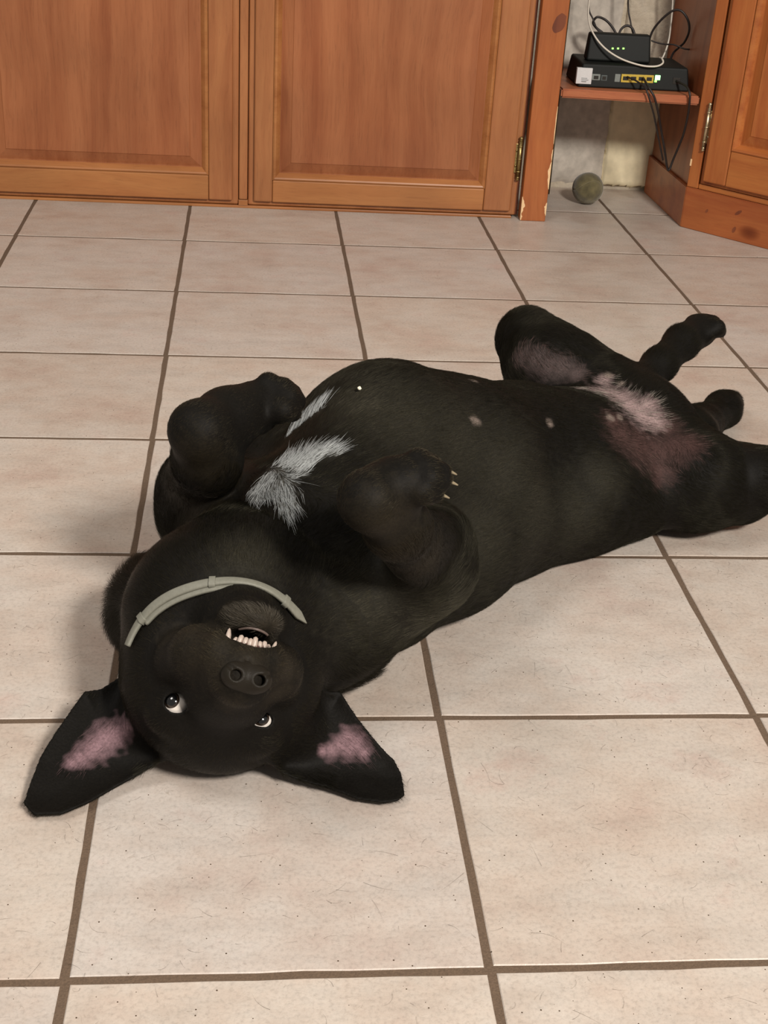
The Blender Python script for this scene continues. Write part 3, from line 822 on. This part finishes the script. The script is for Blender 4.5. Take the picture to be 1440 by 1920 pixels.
GROIN_L = [(1085, 728, 9), (1110, 730, 12), (1135, 735, 14), (1160, 745, 16), (1180, 760, 16), (1205, 775, 15), (1228, 785, 12), (1130, 712, 8), (1215, 760, 10)]
GROIN_D = [(1165, 815, 18), (1200, 835, 22), (1235, 850, 20), (1265, 840, 18), (1240, 880, 14), (1290, 835, 14), (1250, 800, 14), (1150, 790, 12)]
THIGH = [(980, 668, 12), (1005, 675, 14), (1030, 685, 14), (1055, 690, 12), (1080, 700, 10)]
EAR = [(232, 1366, 6), (215, 1374, 10), (198, 1384, 11), (185, 1398, 10), (170, 1410, 8), (152, 1420, 7), (135, 1430, 5), (640, 1396, 7), (655, 1388, 8), (668, 1396, 7), (622, 1405, 6), (605, 1408, 4), (655, 1404, 7), (680, 1410, 5)]
NIPPLE = [(887, 715, 3.6), (890, 790, 4.2), (1030, 793, 4.0), (1144, 783, 4.0), (1162, 784, 3.2), (1140, 702, 3.5), (1166, 718, 3)]
FLANK_LIT = [(760, 790, 45), (860, 830, 50), (940, 890, 50), (1000, 950, 45), (1080, 960, 35), (1125, 900, 24), (700, 1130, 38), (800, 1160, 34), (900, 1000, 45), (690, 760, 30), (460, 1050, 22)]  # thinner greyish coat, with the lit sheen of ribs and flank painted in
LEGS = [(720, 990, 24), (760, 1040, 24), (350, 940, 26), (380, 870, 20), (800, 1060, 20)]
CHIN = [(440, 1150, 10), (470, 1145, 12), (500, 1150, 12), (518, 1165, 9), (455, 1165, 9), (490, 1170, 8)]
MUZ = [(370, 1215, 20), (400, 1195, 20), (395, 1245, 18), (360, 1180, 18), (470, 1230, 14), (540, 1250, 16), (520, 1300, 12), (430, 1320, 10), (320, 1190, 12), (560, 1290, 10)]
R_w = region(DV, WHITE); R_gl = region(DV, GROIN_L); R_gd = region(DV, GROIN_D); R_th = region(DV, THIGH); R_e = region(DV, EAR); R_n = region(DV, NIPPLE)
def mixc(c, r, col):
    r = np.clip(r, 0, 1)[:, None]; return c * (1 - r) + np.array(col)[None] * r
base = np.tile(np.array(lin(16, 14, 11)), (len(DV), 1))
skin = base
for _r, _c in ((region(DV, FLANK_LIT) * .7, lin(42, 40, 33)), (region(DV, MUZ) * .7, lin(42, 37, 29)), (region(DV, LEGS) * .7, lin(40, 35, 26)), (region(DV, CHIN) * .8, lin(48, 43, 35))):
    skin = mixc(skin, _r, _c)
skin = mixc(skin, R_w * .6, lin(84, 82, 76))
skin = mixc(skin, R_gd * .95, lin(64, 46, 43))
skin = mixc(skin, R_th * .8, lin(80, 68, 66))
skin = mixc(skin, R_gl, lin(138, 118, 116))
skin = mixc(skin, R_e, lin(126, 100, 105))
skin = mixc(skin, R_n * 1.2, lin(112, 100, 92))

dog = tag(empty('dog', (float(DV[:, 0].mean()), float(DV[:, 1].mean()), 0)),
          'black dog lying on its back on the tiles, ears spread, paws in the air', 'dog')
O0 = np.array(dog.location)
def skin_mat():
    a = NT('dog_skin_and_undercoat'); at_ = a.n('ShaderNodeAttribute', attribute_name='coat')
    tc = a.n('ShaderNodeTexCoord'); n = a.n('ShaderNodeTexNoise', i_Scale=500.0, i_Detail=3.0); a.l(tc, 'Object', n, 'Vector')
    r = a.ramp(n, 0, [(.3, .72), (.7, 1.2)]); m = a.mix(None, 0, at_, 'Color', r, 0, 'MULTIPLY', 1.0)
    a.l(m, 2, a.b, 'Base Color'); a.b.inputs['Roughness'].default_value = .62
    a.b.inputs['Specular IOR Level'].default_value = .10
    a.b.inputs['Sheen Weight'].default_value = .0; a.b.inputs['Sheen Roughness'].default_value = .5
    a.bump(n, 0, .35, .0008)
    return a.m
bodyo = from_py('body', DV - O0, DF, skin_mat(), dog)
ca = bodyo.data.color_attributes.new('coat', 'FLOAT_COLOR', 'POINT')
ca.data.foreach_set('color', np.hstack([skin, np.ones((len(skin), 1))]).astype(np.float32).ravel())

# ---------------- lie of the coat: arrows on the skin, blended over the surface
ARROWS = [((575, 800), (605, 750)), ((600, 850), (650, 825)), ((540, 850), (570, 800)), ((505, 900), (480, 940)), ((530, 920), (540, 985)), ((555, 880), (590, 850)),
 ((430, 1090), (420, 1050)), ((500, 1090), (510, 1050)), ((330, 1090), (300, 1060)), ((250, 1130), (215, 1085)), ((235, 1180), (200, 1160)), ((225, 1230), (200, 1240)), ((600, 1180), (640, 1150)), ((625, 1260), (655, 1270)), ((640, 1180), (700, 1170)),
 ((430, 1010), (440, 960)), ((350, 990), (340, 930)), ((330, 920), (325, 860)), ((345, 820), (400, 790)), ((430, 780), (530, 740)), ((400, 900), (420, 860)),
 ((700, 780), (800, 760)), ((650, 720), (740, 690)), ((700, 850), (800, 830)), ((900, 800), (1000, 790)), ((1000, 950), (1100, 930)), ((900, 950), (1000, 900)), ((750, 1150), (850, 1120)), ((850, 1100), (950, 1050)), ((1100, 850), (1180, 850)), ((1060, 760), (1140, 770)), ((1130, 960), (1230, 930)),
 ((620, 1000), (640, 900)), ((560, 1050), (580, 980)), ((800, 1080), (720, 990)), ((720, 1010), (665, 945)), ((690, 920), (760, 890)), ((760, 880), (820, 885)), ((840, 1020), (800, 990)),
 ((1010, 710), (960, 640)), ((1060, 700), (1000, 640)), ((960, 610), (1010, 590)), ((1060, 640), (1150, 700)), ((1190, 720), (1250, 660)), ((1260, 660), (1330, 610)), ((1100, 720), (1150, 745)),
 ((1250, 870), (1350, 870)), ((1300, 950), (1400, 950)), ((1200, 830), (1260, 830)), ((1290, 800), (1370, 760)), ((1210, 860), (1230, 900)), ((1260, 860), (1240, 900)),
 ((455, 1310), (440, 1400)), ((350, 1350), (300, 1400)), ((500, 1370), (530, 1420)), ((300, 1300), (240, 1300)), ((560, 1310), (610, 1310)), ((370, 1240), (280, 1200)), ((420, 1220), (350, 1200)), ((540, 1240), (590, 1220)), ((470, 1160), (465, 1110)), ((430, 1150), (390, 1120)), ((320, 1180), (260, 1140)), ((530, 1170), (580, 1140)),
 ((220, 1310), (130, 1430)), ((120, 1440), (70, 1510)), ((240, 1420), (120, 1500)), ((610, 1320), (700, 1420)), ((690, 1440), (750, 1490)), ((580, 1440), (680, 1480))]
AP = []; AD = []
for p, q in ARROWS:
    a, na = hit(*p); b, nb = hit(*q)
    d = b - a
    if np.linalg.norm(d) > .16 or np.linalg.norm(d) < 1e-4:   # the second point fell on another limb: keep the direction in the picture plane
        d = CAMR @ np.array([q[0] - p[0], -(q[1] - p[1]), 0.0])
    d = d - na * (d @ na)
    AP.append(a); AD.append(d / (np.linalg.norm(d) + 1e-9))
AP = np.array(AP); AD = np.array(AD)

# ---------------- hairs
def strands(n_target, boost=None):
    A, B, Cc, Dd = (DV[DF[:, i]] for i in range(4))
    area = .5 * np.linalg.norm(np.cross(Cc - A, Dd - B), axis=1)
    c = (A + B + Cc + Dd) / 4; nn = DN[DF[:, 0]]
    vis = ((c - CAMC) * nn).sum(1) / np.linalg.norm(c - CAMC, axis=1)
    wgt = area * np.where(vis < .25, 1.0, .22) * (c[:, 2] > .003)
    if boost is not None: wgt = wgt * boost(c)
    k = rng.choice(len(DF), n_target, p=wgt / wgt.sum())
    u, v = rng.random((2, n_target, 1))
    P = (A[k]*(1-u)+B[k]*u)*(1-v) + (Dd[k]*(1-u)+Cc[k]*u)*v
    N = nrm_rows(DN[DF[k, 0]]*(1-u)*(1-v) + DN[DF[k, 1]]*u*(1-v) + DN[DF[k, 2]]*u*v + DN[DF[k, 3]]*(1-u)*v)
    return P, N
def nrm_rows(a): return a / (np.linalg.norm(a, axis=1, keepdims=True) + 1e-12)
def lie(P, N):
    D = np.zeros_like(P)
    for i in range(0, len(P), 40000):
        s = slice(i, i + 40000)
        d2 = ((P[s, None, :] - AP[None]) ** 2).sum(2)
        wt = 1 / (d2 + 2e-4) ** 1.6
        D[s] = wt @ AD
    D -= N * (D * N).sum(1, keepdims=True)
    return nrm_rows(D)
EYES = [H(9, -35, -1), H(9, 35, -1)]; NOSEP = H(94, 2, 22); MOUTHP = H(78, 2, 54)
def coat(n):
    P, N = strands(n)
    def reg(sp): return region(P, sp)
    w_, gl, gd, th, e_, ni = reg(WHITE), reg(GROIN_L), reg(GROIN_D), reg(THIGH), reg(EAR), reg(NIPPLE)
    u = rng.random(n)
    keep = np.ones(n, bool)
    keep &= ~((gl > .3) & (u < .80)); keep &= ~((gd > .3) & (u < .62)); keep &= ~((th > .3) & (u < .55)); keep &= ~((e_ > .25) & (u < .62)); keep &= ~((ni > .45))
    for q in EYES: keep &= np.linalg.norm(P - q, axis=1) > .0115
    keep &= np.linalg.norm(P - NOSEP, axis=1) > .019
    keep &= np.linalg.norm(((P - MOUTHP) @ np.array([HF, HS, HD]).T) / np.array([.02, .021, .0075]), axis=1) > 1
    P, N = P[keep], N[keep]; w_, gl, gd, th, e_ = (q[keep] for q in (w_, gl, gd, th, e_)); m = len(P)
    D = lie(P, N)
    u = rng.random(m)
    hd = np.linalg.norm(P - H(30, 0, 20), axis=1)
    L = np.full(m, .0105)
    L = np.where(hd < .10, .0055 + .004 * np.clip((hd - .05) / .05, 0, 1), L)
    ruff = np.maximum(np.exp(-(np.linalg.norm(P - at(228, 1118, .07), axis=1) / .050) ** 2), np.exp(-(np.linalg.norm(P - at(640, 1240, .05), axis=1) / .03) ** 2))
    L = L + .024 * ruff
    paw = np.minimum.reduce([np.linalg.norm(P - at(*q), axis=1) for q in ((440, 780, .26), (512, 745, .268), (790, 884, .288), (1335, 612, .167), (350, 810, .27), (740, 900, .27), (690, 940, .27), (1310, 620, .165))])
    L = np.where(paw < .05, .0050, L)
    isw = (rng.random(m) < np.clip(w_ * 1.4 - .30, 0, .72))
    L = np.where(isw, .012 + .012 * rng.random(m), L)
    L = np.where(gl > .3, .016, L)
    earish = (P[:, 2] < .06) & ((P @ np.array([1, 0, 0]) < .335) | (P[:, 0] > .495)) & (P[:, 1] < -1.50)
    L = np.where(earish, .005, L); L = np.where(e_ > .15, .011, L)
    L = np.where(region(P, CHIN) > .4, .009, L)
    L = L * (.65 + .6 * rng.random(m))
    lift = np.where(isw, .30, .17) + .5 * ruff + .07 * rng.standard_normal(m)
    lift = np.clip(lift, .05, 1.0)
    # tufts: neighbours lean the same way
    ph = P * 130; tuft = np.stack([np.sin(ph[:, 0]*1.3+2*np.sin(ph[:, 1])), np.sin(ph[:, 1]*1.1+2*np.sin(ph[:, 2]+1)), np.sin(ph[:, 2]*1.2+2*np.sin(ph[:, 0]+2))], 1)
    dirn = D + tuft * .16 + rng.standard_normal((m, 3)) * .11
    dirn = nrm_rows(dirn - N * (dirn * N).sum(1, keepdims=True))
    nv = nrm_rows(dirn + N * lift[:, None])
    pts = np.zeros((m, 4, 3))
    for k, t in enumerate((0, .33, .67, 1.0)):
        pts[:, k] = P - N * .0006 + nv * (L * t)[:, None] - N * (L * (t * t) * lift * .45)[:, None]
    pts[:, :, 2] = np.maximum(pts[:, :, 2], .0008)
    # colour of each hair
    g = rng.random((m, 1))
    tone = np.array(lin(10, 9, 6))[None] * (.30 + 2.4 * g * g)
    def blend(t, r, col, lo=.35, hi=1.3):
        r = np.clip(r, 0, 1)[:, None]; return t * (1 - r) + r * np.array(col)[None] * (lo + hi * g)
    slow = .5 + .5 * np.sin(P[:, 0] * 31 + 2 * np.sin(P[:, 1] * 23)) * np.sin(P[:, 1] * 27 + P[:, 2] * 40)
    tone = blend(tone, .25 + .25 * slow, lin(26, 24, 17))
    tone = blend(tone, np.clip(1.6 - hd / .075, 0, .6), lin(38, 34, 27))
    tone = blend(tone, region(P, FLANK_LIT) * .9, lin(53, 50, 41))
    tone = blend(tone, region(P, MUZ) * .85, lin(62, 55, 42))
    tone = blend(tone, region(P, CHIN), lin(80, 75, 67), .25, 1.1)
    tone = blend(tone, np.clip(1.4 - paw / .045, 0, 1) * .8, lin(52, 46, 35))
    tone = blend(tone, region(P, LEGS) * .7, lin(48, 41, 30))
    wh = np.array(lin(196, 200, 200))[None] * (.35 + .65 * g)
    tone = np.where(isw[:, None], wh, tone)
    lt = (gl > .25) & (u < .42); tone = np.where(lt[:, None], np.array(lin(160, 152, 142))[None] * (.6 + .5 * g), tone)
    dk = ((gd > .3) | (th > .3)) & (u < .34) & ~lt; tone = np.where(dk[:, None], np.array(lin(104, 82, 78))[None] * (.6 + .6 * g), tone)
    er = (e_ > .15) & (rng.random(m) < .5); tone = np.where(er[:, None], np.array(lin(120, 94, 96))[None] * (.6 + .5 * g), tone)
    rad = np.where(isw, .00016, .00012)
    rad = np.where(e_ > .15, .00008, rad)
    return pts, tone, rad
def hair_object(name, pts, tone, rad, mat, parent):
    m, k = pts.shape[:2]
    hc = bpy.data.hair_curves.new(name); hc.add_curves([k] * m)
    hc.position_data.foreach_set('vector', (pts - O0).astype(np.float32).ravel())
    ra = hc.attributes.get('radius') or hc.attributes.new('radius', 'FLOAT', 'POINT')
    tp = np.linspace(1, .15, k)[None] * rad[:, None]
    ra.data.foreach_set('value', tp.astype(np.float32).ravel())
    co = hc.attributes.new('tone', 'FLOAT_COLOR', 'CURVE')
    co.data.foreach_set('color', np.hstack([tone, np.ones((m, 1))]).astype(np.float32).ravel())
    hc.materials.append(mat)
    o = bpy.data.objects.new(name, hc); COL.objects.link(o); o.parent = parent
    return o
def fur_mat():
    a = NT('short_coat_hair'); at_ = a.n('ShaderNodeAttribute', attribute_name='tone')
    a.l(at_, 'Color', a.b, 'Base Color'); a.b.inputs['Roughness'].default_value = .40
    a.b.inputs['Specular IOR Level'].default_value = .22; a.b.inputs['Specular Tint'].default_value = (1.0, .92, .68, 1)
    return a.m
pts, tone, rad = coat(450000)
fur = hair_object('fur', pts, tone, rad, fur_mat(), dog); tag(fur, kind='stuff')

# ---------------- eyes
def eye_mat():
    a = NT('dog_eye'); tc = a.n('ShaderNodeTexCoord'); s = a.n('ShaderNodeSeparateXYZ'); a.l(tc, 'Object', s, 0)
    dv = a.n('ShaderNodeMath', operation='DIVIDE'); a.l(s, 'Z', dv, 0); dv.inputs[1].default_value = .011
    r = a.ramp(dv, 0, [(0.0, lin(222, 214, 206)), (.795, lin(214, 206, 198)), (.815, lin(22, 16, 14)), (.83, lin(34, 25, 19)), (.92, lin(42, 32, 24)), (.94, lin(6, 6, 7)), (1.0, lin(6, 6, 7))])
    a.l(r, 0, a.b, 'Base Color'); a.b.inputs['Roughness'].default_value = .12; a.b.inputs['Coat Weight'].default_value = 1.0; a.b.inputs['Coat Roughness'].default_value = .03
    return a.m
M_EYE = eye_mat()
for s, g in ((-1, (.84, -.52, .16)), (1, (.93, -.24, .26))):
    bm = bmesh.new(); bmesh.ops.create_uvsphere(bm, u_segments=40, v_segments=28, radius=.011)
    for v in bm.verts:
        q = v.co.z / .011
        if q > .80: v.co *= 1 + .09 * (q - .8) / .2
    o = from_bm('eye', bm, M_EYE, dog, smooth=True)
    gv = nrm(g[0]*HF + g[1]*HS + g[2]*HD)
    o.location = Vector(H(0, s*35, -1) - O0); o.rotation_euler = Vector(gv).to_track_quat('Z', 'Y').to_euler()

# ---------------- nose leather
def nose():
    g = np.arange(-.027, .0271, .0006); f = Field(g, g, g)
    f.ell((-.004, 0, .0015), (.0135, .0185, .0135), k=0)
    for s in (-1, 1):
        f.ell((.0035, s*.0095, .001), (.0085, .0095, .0095), k=.004)
        f.cone((.016, s*.0085, .0005), (-.009, s*.0105, .0005), .0040, .0036, k=.0025, op='s')
        f.chain([((.013, s*.0100, .0025), .0022), ((.010, s*.0145, .0060), .0016), ((.003, s*.0185, .0075), .0010)], k=.002, op='s')
    f.chain([((.0145, 0, .013), .0008), ((.0125, 0, -.002), .0006)], k=.002, op='s')
    V, Fc = f.mesh(1)
    W = np.array([H(90, 2, 22) + HF*v[0] + HS*v[1] + HD*v[2] for v in V])
    a = NT('nose_leather'); tc = a.n('ShaderNodeTexCoord'); vo = a.n('ShaderNodeTexVoronoi', i_Scale=900.0); a.l(tc, 'Object', vo, 'Vector')
    a.b.inputs['Base Color'].default_value = lin(30, 26, 20) + (1,); a.b.inputs['Roughness'].default_value = .55; a.b.inputs['Specular IOR Level'].default_value = .16
    a.bump(vo, 'Distance', .22, .0005)
    o = from_py('nose', W - O0, Fc[:, ::-1], a.m, dog)
    bm = bmesh.new(); bm.from_mesh(o.data); bmesh.ops.recalc_face_normals(bm, faces=bm.faces[:]); bm.to_mesh(o.data); bm.free()
nose()

# ---------------- mouth: gum, upper teeth, lip rim
M_TOOTH = plain('ivory_tooth', lin(172, 156, 144), .38, var=.05, bscale=120.)
M_GUM = plain('pink_gum', lin(96, 66, 62), .4, var=.15)
M_LIP = plain('pale_lip_rim', lin(92, 78, 72), .5, var=.15)
def HL(f, s, d): return H(f, s, d) - O0
gpath = cr([HL(60, -19, 48), HL(71, -13, 46.5), HL(78, -5, 46), HL(80, 3, 46), HL(78, 11, 46), HL(72, 18, 46.5), HL(62, 24, 48)], 8)
tube('gum', gpath, .0042, M_GUM, dog, sides=10)
def tooth(f, s, d, h, r, lean=0.0, flat=1.0):
    pth = [HL(f, s, d - 3), HL(f, s, d), HL(f + .2, s + lean*.4, d + h*.5), HL(f - .2, s + lean*.8, d + h*.85), HL(f - .5, s + lean, d + h)]
    tube('tooth', pth, [r*.95/1000, r/1000, r*.95/1000, r*.82/1000, r*.3/1000] if h < 8 else [r*.9/1000, r/1000, r*.85/1000, r*.5/1000, r*.12/1000], M_TOOTH, dog, sides=10)
tooth(70.5, -15.0, 48.5, 10.0, 2.5, -.3); tooth(70, 20.5, 47.5, 9.0, 2.2, 1.4)
for s_, f_, h_, r_1 in ((-10.6, 76, 4.0, 1.9), (-7.2, 79, 6.3, 2.3), (-3.2, 80.5, 5.2, 2.2), (.4, 82, 5.0, 2.1), (4.0, 82.3, 6.9, 2.3), (8.3, 81, 4.6, 2.0), (12.3, 79.5, 5.6, 2.2), (16.4, 76, 4.2, 1.8)):
    tooth(f_, s_, 48.0, h_, r_1, .12 * (4.0 - s_) * (1 if s_ < 4 else .8))
tube('lip_rim', cr([HL(68, -8, 59.5), HL(75, -2, 61), HL(77, 4, 61.2), HL(75, 10, 60.5), HL(71, 14, 59.5)], 8), .0011, M_LIP, dog, sides=8)

# ---------------- claws
M_CLAWD = plain('dark_claw', lin(46, 38, 34), .35, var=.15)
M_CLAWP = plain('pale_claw', lin(140, 128, 104), .4, var=.12)
for leg, ts in TOES.items():
    for (p, d, up) in ts:
        pale = leg == 'near_fore'
        p = np.array(p); r0 = .0027
        path = [p - d*.003 + up*.002, p + d*.003 + up*.0022, p + d*.0075 + up*.0002, p + d*.0105 - up*.0040]
        tube('claw', cr([q - O0 for q in path], 4), np.linspace(r0, .0006, 13), M_CLAWP if pale else M_CLAWD, dog, sides=10)
M_PAD = plain('paw_pad', lin(58, 46, 42), .6, bumpy=.4, var=.2)
for leg, ts in TOES.items():
    if leg == 'far_fore': continue
    for (p, d, up) in ts:
        bm = bmesh.new(); bmesh.ops.create_icosphere(bm, subdivisions=3, radius=1.0)
        o = from_bm('paw_pad', bm, M_PAD, dog, smooth=True)
        o.scale = (.0052, .0066, .0036); o.rotation_euler = Vector(-up).to_track_quat('Z', 'Y').to_euler()
        o.location = Vector(np.array(p) - up*.0055 - d*.004 - O0)

# ---------------- collar
def collar():
    vis = [(246, 1214), (254, 1188), (268, 1162), (290, 1136), (318, 1116), (355, 1102), (402, 1094), (440, 1092), (478, 1097), (508, 1111), (532, 1129), (550, 1147), (568, 1168)]
    P = []; N = []
    for q in vis:
        p, n = hit(*q); P.append(p); N.append(n)
    P = np.array(P); N = np.array(N)
    for _ in range(2):
        P[1:-1] = .5*P[1:-1] + .25*(P[:-2] + P[2:]); N[1:-1] = .5*N[1:-1] + .25*(N[:-2] + N[2:])
    N = nrm_rows(N)
    return P, N
CP, CN = collar()
tagc = tag(empty('collar', tuple(CP[6])), 'grey rubbery flea collar strapped round the dog throat behind the jaw', 'collar')
C0 = CP[6]
M_COLLAR = plain('grey_collar_rubber', lin(116, 115, 104), .6, var=.08, bumpy=.1)
def strap(name, P, N, w, th, off, mat, parent, taper=0, shift=0.0):
    P = cr(P, 8); N = nrm_rows(cr(N, 8)); n = len(P)
    T = nrm_rows(np.gradient(P, axis=0)); Bn = nrm_rows(np.cross(T, N)); N = nrm_rows(np.cross(Bn, T))
    V = []; prof = [(-.5, -.5), (-.42, .32), (-.3, .5), (.3, .5), (.42, .32), (.5, -.5)]
    for i in range(n):
        ww = w
        if taper: ww = w * min(1, (n - 1 - i) / taper + .12)
        for a, b in prof: V.append(P[i] + Bn[i]*(a*ww + shift) + N[i]*(off + b*th))
    Fc = []; k = len(prof)
    for i in range(n-1):
        for j in range(k):
            a = i*k+j; b = i*k+(j+1) % k; Fc.append((a, b, b+k, a+k))
    Fc += [(0, 1, 2, 3), (0, 3, 4, 5), tuple((n-1)*k+q for q in (3, 2, 1, 0)), tuple((n-1)*k+q for q in (5, 4, 3, 0))]
    o = from_py(name, np.array(V) - C0, Fc, mat, parent, smooth=False)
    bm = bmesh.new(); bm.from_mesh(o.data); bmesh.ops.recalc_face_normals(bm, faces=bm.faces[:]); bm.to_mesh(o.data); bm.free()
    for p_ in o.data.polygons: p_.use_smooth = True
    return o
band = strap('band', CP, CN, .0086, .0026, .0040, M_COLLAR, tagc, taper=7)
strap('inner_band', CP[2:8] , CN[2:8], .0056, .0022, .0022, M_COLLAR, tagc, shift=.0056)
for i0, ln in ((2, .55), (6, .40), (10, .40)):
    a = CP[i0]; d = nrm(CP[min(i0+1, len(CP)-1)] - a)
    strap('loop', np.array([a - d*.0025, a, a + d*.0025]), np.array([CN[i0]]*3), .0115, .0046, .0042, M_COLLAR, tagc)

# ---------------- crumb on the chest, hairs and grit on the floor
p, n = hit(675, 736)
bm = bmesh.new(); bmesh.ops.create_icosphere(bm, subdivisions=2, radius=.0020)
for v in bm.verts: v.co *= r_.uniform(.7, 1.25)
cbo = from_bm('crumb', bm, plain('crumb_white', lin(236, 230, 205), .7, var=.05), smooth=True)
cbo.location = Vector(p + n*.0045); tag(cbo, 'tiny pale crumb lying on the black dog chest', 'crumb')
def floor_hairs(n):
    P = []
    while len(P) < n:
        x = rng.uniform(-.1, 1.35); y = rng.uniform(-1.95, .15)
        if rng.random() > (.10 if y > -1.2 else .75): continue
        P.append((x, y))
    P = np.array(P); ang = rng.uniform(0, 6.28, n); L = rng.uniform(.004, .016, n) * np.where(rng.random(n) < .12, 2.0, 1); cv = rng.normal(0, 1.2, n)
    pts = np.zeros((n, 5, 3))
    for k in range(5):
        t = k/4; a = ang + cv*t
        if k: pts[:, k, :2] = pts[:, k-1, :2] + np.stack([np.cos(a), np.sin(a)], 1) * (L/4)[:, None]
        else: pts[:, 0, :2] = P
    pts[:, :, 2] = .0004 + .0005*rng.random((n, 1))
    tone = np.tile(np.array(lin(70, 56, 44)), (n, 1)) * (.5 + 1.2*rng.random((n, 1)))
    return pts, tone, np.full(n, .00007)
O0s = O0; O0 = np.zeros(3)
pt, tn, rd = floor_hairs(1500)
fh = hair_object('shed_hair', pt, tn, rd, fur_mat(), None)
tag(fh, 'loose short dog hairs scattered over the floor tiles', 'hair', kind='stuff')
O0 = O0s
